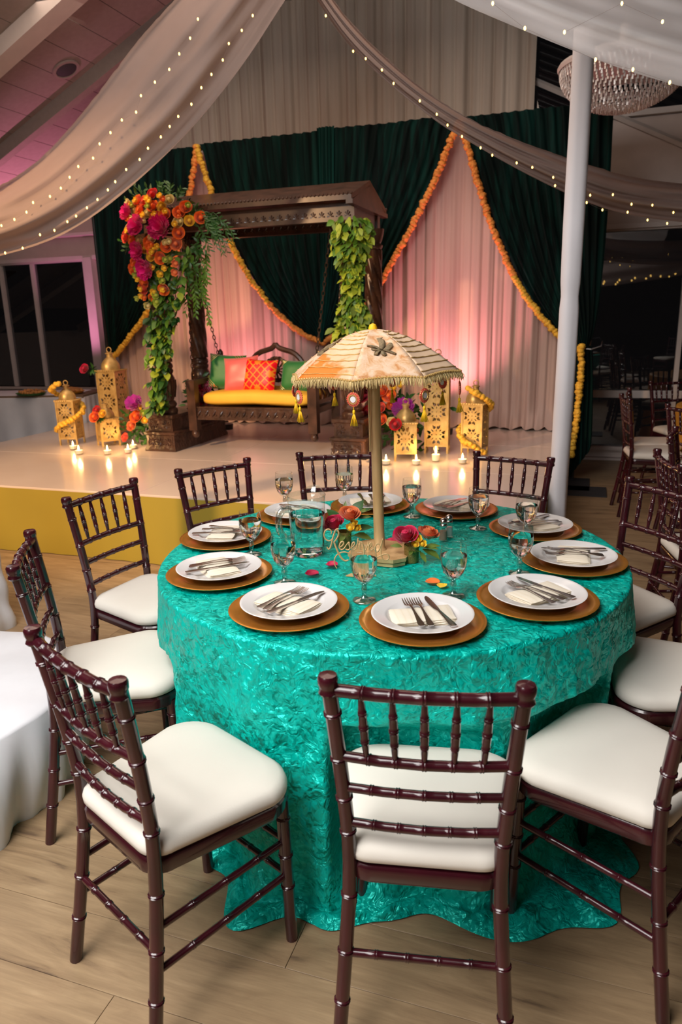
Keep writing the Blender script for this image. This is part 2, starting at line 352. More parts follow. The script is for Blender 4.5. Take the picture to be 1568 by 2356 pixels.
# ================================================================= the room
# everything of the room is built in the stage frame (x = along the stage front, y = towards the back wall)
def room(name, mb, mat, parent=None, **k): return struct(name, mb, mat, parent, S0 if parent is None else (0, 0, 0), A19 if parent is None else 0, **k)
fl = room('floor', MB().box((-0.5, -1.5, -0.03), (17, 13, 0.04)), 'floor_base')
PW, PL = 0.19, 1.52
pm = {}
for i in range(3):
    L_ = PL - 0.0014; W_ = PW - 0.0014; b = 0.0007
    mb = MB(); vs = []
    for (dx, z) in ((0, -0.01), (0, -b), (b, 0)):
        vs += [(-L_ / 2 + dx, -W_ / 2 + dx, z), (L_ / 2 - dx, -W_ / 2 + dx, z), (L_ / 2 - dx, W_ / 2 - dx, z), (-L_ / 2 + dx, W_ / 2 - dx, z)]
    fs = [(8, 9, 10, 11)] + [(j * 4 + k, j * 4 + (k + 1) % 4, j * 4 + 4 + (k + 1) % 4, j * 4 + 4 + k) for j in (0, 1) for k in range(4)]
    pm[i] = mb.add(vs, fs).mesh('plank', 'oak_plank', sharp=20)
cnt = 0
cands = []
for j in range(-26, 22):
    v = j * PW
    off = (j * 0.618 % 1) * PL
    for i in range(-6, 6):
        u = i * PL + off
        P = ST(u, v)
        dpt = P.y * 0.964 + 1.547 * 0.264
        if dpt < 0.5: continue
        sx_ = P.x / dpt
        if abs(sx_) > 0.47 + 0.9 / dpt or P.y < 0.2: continue
        if v > 0 and u < 0.4: continue
        if v > 4.1: continue
        cands.append((dpt, u, v))
cands.sort()
for k_, (d_, u, v) in enumerate(cands[:298]):
    link('plank', pm[0], fl, (u, v, 0))
if len(cands) > 298:
    mb = MB()
    for d_, u, v in cands[298:]: mb.box((u, v, -0.005), (PL - 0.003, PW - 0.003, 0.01))
    link('plank', mb.mesh('plank', 'oak_plank'), fl, kind='stuff')
# rest of the floor beyond what the planks cover keeps the plank colour
WV = 4.2
WIN_B, WIN_T = 0.115, 2.29
# back wall: bands over the windows, baseboard, posts
mb = MB(); mb.box((-0.5, WV + 0.06, 2.78), (17, 0.12, 0.98)); mb.box((-1.65, WV + 0.06, 1.2), (5.9, 0.12, 2.4))
bw = room('wall_back', mb, 'wall_paint', sharp=30)
room('baseboard_back', MB().box((3.4, WV, 0.055), (4.4, 0.05, 0.11)).box((3.4, WV - 0.06, 0.012), (4.4, 0.10, 0.024)).box((3.4, WV - 0.02, 0.105), (4.4, 0.10, 0.012)), 'white_paint')
room('trim_1', MB().box((-0.5, WV - 0.06, 2.575), (17, 0.16, 0.03)).box((-0.5, WV - 0.03, 2.305), (17, 0.10, 0.045)), 'white_paint')
def window(name, u0, u1, z0, z1, mulls, rails, fw=0.05):
    o = link(name, None, None, ST((u0 + u1) / 2, WV, 0), (0, 0, A19)); o['kind'] = 'structure'; c = (u0 + u1) / 2
    mb = MB()
    mb.box((u0 - c, 0, (z0 + z1) / 2), (fw, 0.09, z1 - z0)).box((u1 - c, 0, (z0 + z1) / 2), (fw, 0.09, z1 - z0)).box((0, 0, z1), (u1 - u0, 0.09, fw)).box((0, 0, z0), (u1 - u0, 0.12, fw))
    link('window_frame', mb.mesh('window_frame', 'white_paint'), o)
    for m_, wd in mulls: link('mullion', MB().box((m_ - c, 0, (z0 + z1) / 2), (wd, 0.07, z1 - z0)).mesh('mullion', 'white_paint'), o)
    for r_, h in rails: link('rail', MB().box((0, 0, r_), (u1 - u0, 0.08, h)).mesh('rail', 'white_paint'), o)
    us = [u0] + [m_ for m_, _ in mulls] + [u1]; zs = [z0] + [r_ for r_, _ in rails] + [z1]
    for i in range(len(us) - 1):
        for j in range(len(zs) - 1):
            me = MB().grid(lambda a, b: (lerp(us[i], us[i + 1], a) - c, 0.0, lerp(zs[j], zs[j + 1], b)), 2, 2).mesh('pane', 'window_glass')
            link('pane', me, o)
window('window_1', -9.0, -4.74, 0.68, WIN_T, [(-7.4, 0.05), (-6.08, 0.05), (-5.57, 0.05)], [])
mb = MB(); mb.box((-4.66, WV - 0.04, 1.45), (0.13, 0.14, 1.7)); room('trim_2', mb, 'white_paint')
mb = MB(); mb.box((-6.8, WV + 0.06, 0.34), (4.5, 0.12, 0.68)).box((-6.8, WV - 0.03, 0.69), (4.5, 0.16, 0.03)); room('trim_3', mb, 'wall_paint')
window('window_2', 1.3, 6.2, WIN_B, WIN_T, [(2.15, 0.045), (3.6, 0.05), (4.9, 0.05)], [(0.685, 0.075)])
window('window_3', -3.0, 6.0, 3.3, 5.2, [(2.6, 0.05)], [])
# sloping bar under the gable on the right
room('trim_4', MB().tube([(-0.4, WV - 0.05, 4.19), (3.4, WV - 0.05, 2.31)], 0.03, 4), 'white_paint')
# gabled ceiling: tiled on the left slope, dark boards on the right
def ceil_z(u): return 4.95 - 0.466 * abs(u + 1.2)
mb = MB()
mb.grid(lambda a, b: (lerp(-9, -1.2, a), lerp(-8, 4.2, b), ceil_z(lerp(-9, -1.2, a)) + 0.02), 2, 2)
cl = room('ceiling', mb, 'dark_mat', sharp=0)
TU, TV = 0.30, 2.44
tm = MB().box((0, 0, 0), (TU - 0.006, TV - 0.006, 0.012)).mesh('ceiling_tile', 'ceiling_tile')
sl = math.atan(0.466)
k_ = 0
i = 0
while True:
    u = -1.2 - (i + 0.5) * TU * cos(sl)
    if u < -8: break
    for j in range(0, 4):
        v = 4.2 + (i % 2) * 1.2 - (j + 0.5) * TV
        link('ceiling_tile', tm, cl, (u, v, ceil_z(u) - 0.004), (0, -sl, 0))
    i += 1
mb = MB(); mb.grid(lambda a, b: (lerp(-1.2, 7.5, a), lerp(-8, 4.2, b), ceil_z(lerp(-1.2, 7.5, a))), 2, 2)
for i in range(22):
    v = 4.1 - i * 0.3; mb.tube([(-1.2, v, ceil_z(-1.2) - 0.01), (7.4, v, ceil_z(7.4) - 0.01)], 0.02, 4)
room('ceiling_right', mb, 'dark_ceiling')
# rafters of the left slope
for k, (v, mt, wd) in enumerate([(1.86, 'white_paint', 0.20), (2.90, 'ceiling_tile', 0.10), (-0.6, 'white_paint', 0.14)]):
    mb = MB(); mb.box((0, 0, 0), (8.4, wd, 0.14), Matrix.Rotation(-sl, 3, 'Y')); mb.v = [(x - 4.9, y + v, z + ceil_z(-4.9) - 0.07) for x, y, z in mb.v]
    room('trim_%d' % (5 + k), mb, mt)
# ceiling speaker
o = thing('ceiling_speaker', 'round grey speaker grille set in the sloping tiled ceiling', 'speaker', ST(-3.54, 2.62, ceil_z(-3.54) - 0.015), A19)
o.rotation_euler = (0, -sl, A19)
link('grille', MB().lathe([(0.0, -0.012), (0.09, -0.012), (0.10, -0.008)], 24).mesh('grille', 'dark_mat'), o)
link('rim', MB().lathe([(0.10, -0.006), (0.105, -0.016), (0.13, -0.014), (0.135, 0.0)], 24).mesh('rim', 'ceiling_tile'), o)
# side and rear walls (outside the frame, seen only in the reflections)
room('wall_left', MB().box((-9.0, -1.9, 1.5), (0.1, 12.4, 3)), 'wall_paint')
room('wall_right', MB().box((7.5, -1.9, 1.2), (0.1, 12.4, 2.4)), 'wall_paint')
room('wall_front', MB().box((-0.8, -8.0, 1.8), (16.6, 0.1, 3.6)), 'dark_mat')

# ================================================================= stage
US, UE = -3.9, 1.10
sf = thing('stage', 'low white glossy stage with yellow skirt carrying the carved swing', 'stage', S0, A19)
link('platform', MB().box(((US + UE) / 2, 1.65, 0.22), (UE - US - 0.02, 3.26, 0.42)).mesh('platform', 'dark_mat'), sf)
PU, PV = (UE - US) / 2.0, 1.10
pmsh = None
for i in range(2):
    for j in range(3):
        mb = MB(); b = 0.002; x0, x1, y0, y1 = US + i * PU + 0.001, US + (i + 1) * PU - 0.001, j * PV + 0.001, (j + 1) * PV - 0.001
        vs = []
        for dx, z in ((0, 0.43), (0, SZ - b), (b, SZ)): vs += [(x0 + dx, y0 + dx, z), (x1 - dx, y0 + dx, z), (x1 - dx, y1 - dx, z), (x0 + dx, y1 - dx, z)]
        mb.add(vs, [(8, 9, 10, 11)] + [(q * 4 + k, q * 4 + (k + 1) % 4, q * 4 + 4 + (k + 1) % 4, q * 4 + 4 + k) for q in (0, 1) for k in range(4)])
        link('stage_panel', mb.mesh('stage_panel', 'stage_gloss', sharp=15), sf)
def skirt(a, b):
    s = a * (UE - US); y = -0.016 - 0.012 * sin(s * 5 + 2 * sin(s * 1.3)) * (1 - b) - 0.004 * sin(s * 31) * (1 - b) - 0.02 * (1 - b)
    return (US + s, y, 0.005 + b * 0.447)
mb = MB().grid(skirt, 260, 7)
mb.grid(lambda a, b: (UE + 0.015 + 0.01 * sin(a * 20) * (1 - b), a * 3.2 - 0.02, 0.005 + b * 0.447), 60, 5)
link('stage_skirt', mb.mesh('stage_skirt', 'yellow_cloth', sharp=0), sf, label='mustard yellow fabric skirt')

# ================================================================= drapes behind the stage
def pleated(name, label, cat, u0, u1, v, z0, z1, per, amp, mat, puddle=0.0, seed=0, nv=12, flat_top=0.5):
    nu = int((u1 - u0) / per * 11)
    def fn(a, b):
        u = lerp(u0, u1, a); s = u / per * 2 * pi + 3.0 * ns(u * 2.1 + seed, 3) + 0.5 * ns(u * 0.7, b * 1.2 + seed)
        A = amp * (0.75 + 0.9 * ns(u * 3.3, seed + 5)) * lerp(1, flat_top, b)
        y = v + A * (0.62 * sin(s) + 0.55 * sin(0.57 * s + 2 + seed) + 0.28 * sin(2.3 * s + 1)) + 0.25 * amp * sin(0.21 * s)
        z = lerp(z0, z1, b); x = u + 0.3 * A * cos(s)
        if puddle and b < 0.06: y -= puddle * (1 - b / 0.06) * (0.6 + 0.4 * sin(s * 0.5 + seed)); z += 0.012 * (1 + sin(s * 0.9)) * (1 - b / 0.06)
        return (x, y, z)
    def bb(b): return b
    mb = MB(); mb.grid(fn, nu, nv if not puddle else nv)
    return thing(name, label, cat, S0, A19, me=mb.mesh(name, mat, sharp=0))
pleated('blush_drape', 'pleated blush drape lit by pink uplights behind the swing', 'curtain', -3.62, 1.22, 3.12, SZ + 0.004, 3.12, 0.105, 0.030, 'blush_drape', 0.13, 1, 30)
pleated('beige_curtain', 'tall beige pleated curtain hanging above the green velvet backdrop', 'curtain', -4.3, 0.66, WV - 0.16, 2.4, 4.9, 0.13, 0.035, 'beige_drape', 0, 4, 6, 1.0)
A_right = [(-2.381, 3.127), (-2.438, 2.9), (-2.501, 2.689), (-2.591, 2.393), (-2.747, 2.07), (-2.986, 1.737), (-3.168, 1.522), (-3.409, 1.301), (-3.584, 1.141)]
B_left = [(-2.381, 3.127), (-2.318, 2.91), (-2.249, 2.711), (-2.14, 2.408), (-2.031, 2.141), (-1.881, 1.891), (-1.707, 1.659), (-1.506, 1.469), (-1.327, 1.354), (-1.161, 1.289)]
C_right = [(0.14, 3.10), (0.1, 3.019), (0.009, 2.814), (-0.104, 2.577), (-0.26, 2.299), (-0.444, 2.01), (-0.613, 1.728), (-0.809, 1.516), (-0.988, 1.39), (-1.147, 1.289)]
D_left = [(0.155, 3.10), (0.187, 2.987), (0.294, 2.688), (0.396, 2.367), (0.558, 2.002), (0.719, 1.705), (0.896, 1.479), (1.072, 1.291), (1.204, 1.204)]
def velvet_panel(label, left, right, top_z, np_, bot_w, seed, v=2.98, amp=0.017, mat='green_velvet'):
    left = smooth_poly([(a, 0, b) for a, b in left]); right = smooth_poly([(a, 0, b) for a, b in right]); nu = np_ * 9
    def fn(a, b):
        t = 1 - b; p = samp(left, t).lerp(samp(right, t), a)
        if t < 0.12: p.z = lerp(top_z, p.z, t / 0.12)
        s = a * np_ * 2 * pi + 1.2 * ns(a * 7, seed); g = sin(s) + 0.3 * sin(2.3 * s + seed)
        A = amp * (1 - 0.35 * t)
        return (p.x, v + A * g + 0.03 * ns(a * 3, b * 3, seed) - 0.05 * t * sin(a * pi), p.z)
    return thing('velvet_drape', label, 'curtain', S0, A19, group=None, me=MB().grid(fn, nu, 40).mesh('velvet_drape', mat, sharp=0))
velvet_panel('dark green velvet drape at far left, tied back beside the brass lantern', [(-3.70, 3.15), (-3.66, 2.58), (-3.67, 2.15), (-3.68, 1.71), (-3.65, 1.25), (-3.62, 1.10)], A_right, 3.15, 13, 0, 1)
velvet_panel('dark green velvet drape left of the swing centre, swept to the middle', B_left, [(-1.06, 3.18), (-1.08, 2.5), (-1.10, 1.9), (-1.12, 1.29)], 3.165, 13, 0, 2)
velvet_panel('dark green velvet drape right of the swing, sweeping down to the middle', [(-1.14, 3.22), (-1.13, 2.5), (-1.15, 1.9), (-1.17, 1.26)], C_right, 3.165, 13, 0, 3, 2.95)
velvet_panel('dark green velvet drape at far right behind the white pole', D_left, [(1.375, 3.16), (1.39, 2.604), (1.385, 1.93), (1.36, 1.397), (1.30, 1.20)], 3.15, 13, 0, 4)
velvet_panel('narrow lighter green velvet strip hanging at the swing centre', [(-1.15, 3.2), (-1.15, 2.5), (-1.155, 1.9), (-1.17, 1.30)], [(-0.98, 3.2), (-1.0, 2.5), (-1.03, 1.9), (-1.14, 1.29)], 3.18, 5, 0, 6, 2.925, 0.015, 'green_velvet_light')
def tail(label, left, right, seed, v=2.97, amp=0.02, npl=5):
    left = smooth_poly([(a, 0, b) for a, b in left]); right = smooth_poly([(a, 0, b) for a, b in right])
    def fn(a, b):
        t = 1 - b; p = samp(left, t).lerp(samp(right, t), a); s = a * npl * 2 * pi
        return (p.x, v + amp * sin(s + 2 * ns(a * 4, b, seed)), p.z)
    return thing('velvet_drape_tail', label, 'curtain', S0, A19, me=MB().grid(fn, 50, 20).mesh('velvet_drape_tail', 'green_velvet', sharp=0))
tail('dark green velvet tail hanging to the stage below the left tie-back', [(-3.64, 1.10), (-3.66, 0.8), (-3.60, 0.47)], [(-3.58, 1.10), (-3.52, 0.85), (-3.46, 0.47)], 1)
tail('dark green velvet tail hanging to the floor below the right tie-back', [(1.204, 1.23), (1.20, 0.9), (1.185, 0.5), (1.19, 0.28), (1.2, 0.03)], [(1.33, 1.23), (1.365, 0.9), (1.38, 0.6), (1.385, 0.32), (1.37, 0.30)], 2)
thing('tie_cord', 'thin white cord tying back the right velvet drape', 'cord', S0, A19, me=MB().tube([(1.24, 2.93, 1.21), (1.33, 2.96, 1.20), (1.41, 3.2, 1.215), (1.43, 4.1, 1.22)], 0.005, 6).mesh('tie_cord', 'white_cloth'))
# flat dark mat with drape stand foot on the floor
thing('stand_foot', 'flat dark steel base plate on the floor under the velvet drape', 'stand', ST(1.36, 2.62, 0), A19, me=MB().box((0.0, 0, 0.006), (0.34, 0.34, 0.01)).tube([(-0.13, 0.42, 0), (-0.13, 0.42, 3.1)], 0.02, 8).box((-0.07, .25, .006), (.2, .5, .01)).mesh('stand_foot', 'dark_mat'))
# pipe that carries the velvet
thing('drape_pipe', 'long dark pipe carrying the green velvet backdrop', 'pipe', S0, A19, me=MB().tube([(-3.75, 3.04, 3.14), (1.42, 3.04, 3.14)], 0.022, 8).tube([(-3.72, 3.04, 0.46), (-3.72, 3.04, 3.14)], 0.02, 8).mesh('drape_pipe', 'black_metal'))

# ================================================================= garlands of marigolds
def marigold_mesh(r, seed, mat, n=16, m=9):
    random.seed(seed)
    tab = {}
    def fn(i, j):
        if (i, j) not in tab: tab[(i, j)] = 1 + 0.26 * (((i + j) % 2) * 2 - 1) * 0.5 + random.uniform(-0.09, 0.09)
        return tab[(i, j)]
    return MB().ball((0, 0, 0), r, n, m, (1, 1, 0.8), fn).mesh('marigold', mat, sharp=20)
MG = {'marigold_orange': [marigold_mesh(0.030, s, 'marigold_orange') for s in (1, 2)], 'marigold_yellow': [marigold_mesh(0.030, s, 'marigold_yellow') for s in (3, 4)]}
def garland(label, pts, mats, step=0.031, sc=1.0, group=None, frame=True):
    pts = smooth_poly(pts); L_ = plen(pts); n_ = int(L_ / step)
    loc = S0 if frame else Vector((0, 0, 0)); rz = A19 if frame else 0
    g = thing('marigold_garland', label, 'garland', loc, rz)
    link('string', MB().tube([samp(pts, i / 30) for i in range(31)], 0.004, 5).mesh('string', 'leaf_mid'), g)
    for i in range(n_ + 1):
        p = samp(pts, i / n_); mt = mats(i / n_) if callable(mats) else mats
        link('marigold', random.choice(MG[mt]), g, p + Vector((random.uniform(-.006, .006), random.uniform(-.006, .006), random.uniform(-.006, .006))),
             (random.uniform(-.7, .7), random.uniform(-.7, .7), random.uniform(0, 6)), sc * random.uniform(0.85, 1.10))
    return g
G = lambda P, v=2.92: [(a, v, b) for a, b in P]
garland('marigold garland edging the far left green velvet drape', G(A_right) + [(-3.60, 2.92, 1.08), (-3.585, 2.92, 1.0)], lambda t: 'marigold_orange' if t < 0.45 else 'marigold_yellow')
garland('marigold garland edging the velvet drape left of the swing centre', G(B_left), lambda t: 'marigold_yellow' if t < 0.7 else 'marigold_orange')
garland('orange marigold garland edging the velvet drape right of the swing', G(C_right), 'marigold_orange')
garland('orange marigold garland edging the far right velvet drape', G(D_left) + [(1.24, 2.92, 1.20)], lambda t: 'marigold_orange' if t < 0.6 else 'marigold_yellow')
garland('yellow marigold garland hanging straight down beside the white pole', [(1.245, 2.90, 1.22), (1.262, 2.90, 1.03), (1.25, 2.90, 0.84), (1.24, 2.90, 0.49), (1.215, 2.90, 0.27)], 'marigold_yellow')

# ================================================================= flowers and leaves
def petal(mb, ang, spread, r0, h, flare, z0=0, ns_=5, nt=4, ruffle=0.0, tilt=1.0):
    def fn(a, b):
        s = a * 2 - 1; w_ = sin(min(1, b * 1.15) * pi * 0.5) * (1 - 0.25 * max(0, b - 0.75) * 4)
        an = ang + s * spread * w_
        rr = r0 * (0.35 + 0.65 * sin(b * pi * 0.5)) * (1 - 0.05 * s * s) + flare * b ** 3 + ruffle * r0 * sin(s * 7 + ang) * b
        z = z0 + h * (b * (1 - 0.18 * s * s) - 0.35 * flare / max(h, .001) * b ** 4)
        return (rr * cos(an), rr * sin(an), z)
    mb.grid(fn, ns_, nt)
def rose_mesh(r, col, seed=0, layers=4, open_=1.0):
    random.seed(seed); mb = MB()
    mb.ball((0, 0, r * 0.62), r * 0.44, 10, 7, (1, 1, 1.35))
    mb.tube([(r * .02 * k * cos(k * .9), r * .02 * k * sin(k * .9), r * (1.24 - .012 * k)) for k in range(1, 17)], r * .07, 5)
    for k in range(5):
        f = (k + 1) / 5; n_ = (2, 3, 4, 5, 5)[k]; rr = r * (0.40, 0.50, 0.64, 0.80, 0.94)[k]
        for i in range(n_):
            petal(mb, 2 * pi * i / n_ + k * 1.1 + random.uniform(-.2, .2), pi / n_ * 1.5, rr, r * (1.28, 1.26, 1.20, 1.12, 0.98)[k] * random.uniform(.95, 1.05), r * (0.0, 0.03, 0.07, 0.14, 0.26)[k] * open_, 0, 6, 6)
    return mb.mesh('rose', 'petal_' + col, sharp=0)
def peony_mesh(r, col, seed=0):
    random.seed(seed); mb = MB()
    for k in range(5):
        f = (k + 1) / 5; n_ = 6 + 3 * k; rr = r * (0.18 + 0.78 * f)
        for i in range(n_):
            petal(mb, 2 * pi * i / n_ + k + random.uniform(-.3, .3), pi / n_ * 1.5, rr, r * (1.25 - 0.35 * f) * random.uniform(.85, 1.1), r * 0.10, 0, 7, 4, 0.09)
    return mb.mesh('peony', 'petal_' + col, sharp=0)
def bud_mesh(r, col, seed=0):
    random.seed(seed); mb = MB().ball((0, 0, r * 0.8), r * 0.6, 7, 5, (1, 1, 1.3))
    for i in range(5): petal(mb, 2 * pi * i / 5, 0.75, r, r * 1.7, r * 0.1, 0, 4, 4)
    return mb.mesh('bud', 'petal_' + col, sharp=0)
_fc = {}
def flower(kind, r, col):
    k = (kind, round(r, 3), col)
    if k not in _fc: _fc[k] = {'rose': rose_mesh, 'peony': peony_mesh, 'bud': bud_mesh}[kind](r, col, len(_fc))
    return _fc[k]
def leaf(mb, p, d, l, w_, up=Vector((0, 0, 1)), bend=0.25):
    p = Vector(p); d = Vector(d).normalized(); sd = d.cross(up)
    sd = sd.normalized() if sd.length > 0.05 else d.orthogonal().normalized(); nn = sd.cross(d)
    ws = (0.12, 0.75, 1.0, 0.7, 0.05); vs = []
    for i, ww in enumerate(ws):
        t = i / 4; c = p + d * (l * t) - nn * (bend * l * t * t)
        vs += [c - sd * (w_ * ww / 2) + nn * (0.12 * w_ * ww), c, c + sd * (w_ * ww / 2) + nn * (0.12 * w_ * ww)]
    mb.add(vs, [(3 * i + k, 3 * i + k + 1, 3 * i + k + 4, 3 * i + k + 3) for i in range(4) for k in (0, 1)])
def leaf_mesh(l, w_, mat):
    mb = MB(); leaf(mb, (0, 0, 0), (0, 1, 0), l, w_); return mb.mesh('leaf', mat, sharp=0)
LM = {m_: leaf_mesh(0.075, 0.05, 'leaf_' + m_) for m_ in ('deep', 'mid', 'light', 'olive')}
def aim(d, roll=0): return (Vector(d).to_track_quat('Y', 'Z') @ Matrix.Rotation(roll, 3, 'Y').to_quaternion()).to_euler()
def face(d, roll=0): return (Vector(d).to_track_quat('Z', 'Y') @ Matrix.Rotation(roll, 3, 'Z').to_quaternion()).to_euler()
def rnd(a=1): return Vector((random.uniform(-a, a), random.uniform(-a, a), random.uniform(-a, a)))
def sprig(mb, p, d, length, leaves, ll, lw, droop=0.3):
    p = Vector(p); d = Vector(d).normalized(); pts = [p]
    for i in range(8):
        d = (d + Vector((0, 0, -droop / 8 * 2)) + rnd(0.08)).normalized(); pts.append(pts[-1] + d * length / 8)
    mb.tube(pts, 0.0025, 4)
    for i in range(leaves):
        t = (i + 1) / (leaves + 0.5); q = samp(pts, t); tg = (samp(pts, min(1, t + .05)) - samp(pts, t - .05)).normalized()
        sd = tg.cross(Vector((0, 1, 0.3))).normalized() * (1 if i % 2 else -1)
        leaf(mb, q, tg * 0.7 + sd * 0.7 + rnd(0.25), ll * random.uniform(.8, 1.1), lw, rnd(1) + Vector((0, -1, .3)))

# ================================================================= carved swing
SU = -1.245
sw = thing('carved_swing_frame', 'dark carved wooden swing frame with four turned columns and roof beam', 'swing frame', ST(SU, 1.85, SZ), A19)
HW = 0.835
def base_block(mb, cx, cy, w0, d0, h):
    pr = [(1.10, 0), (1.10, 0.018), (1.0, 0.05), (1.0, h * 0.44), (1.09, h * 0.47), (1.09, h * 0.53), (0.86, h * 0.56), (0.86, h * 0.88), (0.97, h * 0.93), (0.97, h)]
    k = len(mb.v)
    for f, z in pr:
        ex = (w0 * f) / 2; ey = d0 / 2 - w0 / 2 * (1 - f)
        mb.v += [(cx - ex, cy - ey, z), (cx + ex, cy - ey, z), (cx + ex, cy + ey, z), (cx - ex, cy + ey, z)]
    for j in range(len(pr) - 1):
        for i in range(4): mb.f.append((k + j * 4 + i, k + j * 4 + (i + 1) % 4, k + j * 4 + 4 + (i + 1) % 4, k + j * 4 + 4 + i))
    mb.f.append(tuple(k + (len(pr) - 1) * 4 + i for i in range(4)))
BH = 0.305
def column_mesh():
    mb = MB(); H_ = 1.745 - BH
    prof = [(0.085, 0), (0.09, 0.02), (0.085, 0.04), (0.07, 0.05), (0.082, 0.065), (0.085, 0.08), (0.072, 0.10), (0.062, 0.11), (0.072, 0.14), (0.084, 0.20), (0.088, 0.26), (0.082, 0.30), (0.066, 0.33),
            (0.075, 0.345), (0.078, 0.36), (0.068, 0.375), (0.078, 0.39), (0.074, 0.41), (0.058, 0.43)]
    mb.lathe(prof, 24)
    # fluted urn ribs
    def tw(a, b):
        z = 0.43 + b * (H_ - 0.16 - 0.43); an = a * 2 * pi; r = 0.060 + 0.017 * abs(sin(an * 2.5 + z * 16)) ** 0.7 - 0.004 * b
        return (r * cos(an), r * sin(an), z)
    mb.grid(tw, 40, 60, True)
    z = H_ - 0.16
    mb.lathe([(0.058, z), (0.075, z + 0.015), (0.078, z + 0.035), (0.062, z + 0.05), (0.072, z + 0.07), (0.085, z + 0.12), (0.09, z + 0.16)], 24)
    for i in range(16):
        a = 2 * pi * i / 16; mb.tube([(0.074 * cos(a), 0.074 * sin(a), 0.135), (0.089 * cos(a), 0.089 * sin(a), 0.22), (0.088 * cos(a), 0.088 * sin(a), 0.28)], 0.006, 5)
    return mb.mesh('column', 'smooth_wood', sharp=40)
colm = column_mesh()
for sx in (-1, 1):
    mb = MB(); base_block(mb, 0, 0, 0.27, 0.92, BH)
    # carved relief rosettes on the front faces
    for zz, ww in ((0.225, 0.85), (0.08, 1.0)):
        yf = -(0.46 - 0.135 * (1 - ww)) - 0.001
        for xx in (-0.06, 0.06) if zz > 0.2 else (-0.075, 0, 0.075):
            for q in range(8):
                a = q * pi / 4; mb.tube([(xx + 0.008 * cos(a), yf, zz + 0.008 * sin(a)), (xx + 0.036 * cos(a), yf - 0.003, zz + 0.030 * sin(a))], [0.003, 0.007], 5)
        for s_ in (-1, 1): mb.box((s_ * 0.115 * ww, yf, zz), (0.012, 0.01, 0.09))
        mb.box((0, yf, zz + 0.045), (0.23 * ww, 0.01, 0.008)).box((0, yf, zz - 0.045), (0.23 * ww, 0.01, 0.008))
    link('base', mb.mesh('base', 'carved_wood', sharp=25), sw, (sx * HW, 0, 0))
    for sy in (-1, 1): link('column', colm, sw, (sx * HW, sy * 0.31, BH))
BZ = 1.745
for sy in (-1, 1):
    mb = MB().box((0, sy * 0.31, BZ + 0.055), (2 * HW + 0.10, 0.07, 0.11)).box((0, sy * 0.31, BZ + 0.115), (2 * HW + 0.12, 0.09, 0.016))
    for i in range(26):
        x = -0.84 + i * 0.067
        for q in range(5):
            a = q * pi / 4; mb.tube([(x + 0.006 * cos(a), sy * 0.31 - 0.036, BZ + 0.035 + 0.006 * sin(a)), (x + 0.024 * cos(a), sy * 0.31 - 0.038, BZ + 0.035 + 0.036 * sin(a))], [0.002, 0.006], 5)
    link('beam', mb.mesh('beam', 'smooth_wood', sharp=30), sw)
for sx in (-1, 1): link('cross_beam', MB().box((sx * HW, 0, BZ + 0.055), (0.07, 0.62, 0.11)).mesh('cross_beam', 'smooth_wood'), sw)
# pitched roof
XR = HW + 0.07
mb = MB()
for s_ in (-1, 1):
    mb.add([(-XR, s_ * 0.47, 1.87), (XR, s_ * 0.47, 1.87), (XR, 0, 2.02), (-XR, 0, 2.02), (-XR, s_ * 0.47, 1.905), (XR, s_ * 0.47, 1.905), (XR, 0, 2.06), (-XR, 0, 2.06)],
           [(0, 1, 2, 3), (7, 6, 5, 4), (0, 4, 5, 1), (1, 5, 6, 2), (3, 2, 6, 7), (0, 3, 7, 4)])
    for i in range(60):
        x = -XR + i * 2 * XR / 59; mb.ball((x, s_ * 0.47, 1.91), 0.010, 6, 4)
link('roof', mb.mesh('roof', 'smooth_wood', sharp=30), sw)
for sx in (-1, 1):
    mb = MB(); x = sx * (XR - 0.015)
    mb.add([(x - 0.015, -0.45, 1.87), (x - 0.015, 0.45, 1.87), (x - 0.015, 0, 2.03), (x + 0.015, -0.45, 1.87), (x + 0.015, 0.45, 1.87), (x + 0.015, 0, 2.03)], [(0, 1, 2), (5, 4, 3), (0, 3, 4, 1), (1, 4, 5, 2), (2, 5, 3, 0)])
    mb.box((x, 0, 1.857), (0.05, 0.95, 0.03))
    link('gable', mb.mesh('gable', 'smooth_wood', sharp=30), sw)
# hanging bench
be = thing('swing_bench', 'dark carved swing bench with arched back hanging on chains', 'swing bench', ST(-1.30, 1.85, 0), A19)
bw2, bd = 0.545, 0.27
link('seat_frame', MB().box((0, 0, 0.79), (2 * bw2, 2 * bd, 0.05)).mesh('seat_frame', 'smooth_wood'), be)
mb = MB().box((0, -bd, 0.765), (2 * bw2, 0.03, 0.105))
for i in range(15):
    x = -0.49 + i * 0.07
    mb.tube([(x - 0.02, -bd - 0.016, 0.735), (x, -bd - 0.022, 0.765), (x + 0.018, -bd - 0.016, 0.79)], [0.004, 0.012, 0.004], 6)
    mb.ball((x + 0.022, -bd - 0.016, 0.75), 0.008, 6, 4)
mb.box((0, -bd - 0.005, 0.815), (2 * bw2, 0.035, 0.012)).box((0, -bd - 0.005, 0.718), (2 * bw2, 0.035, 0.012))
link('front_rail', mb.mesh('front_rail', 'carved_wood', sharp=30), be)
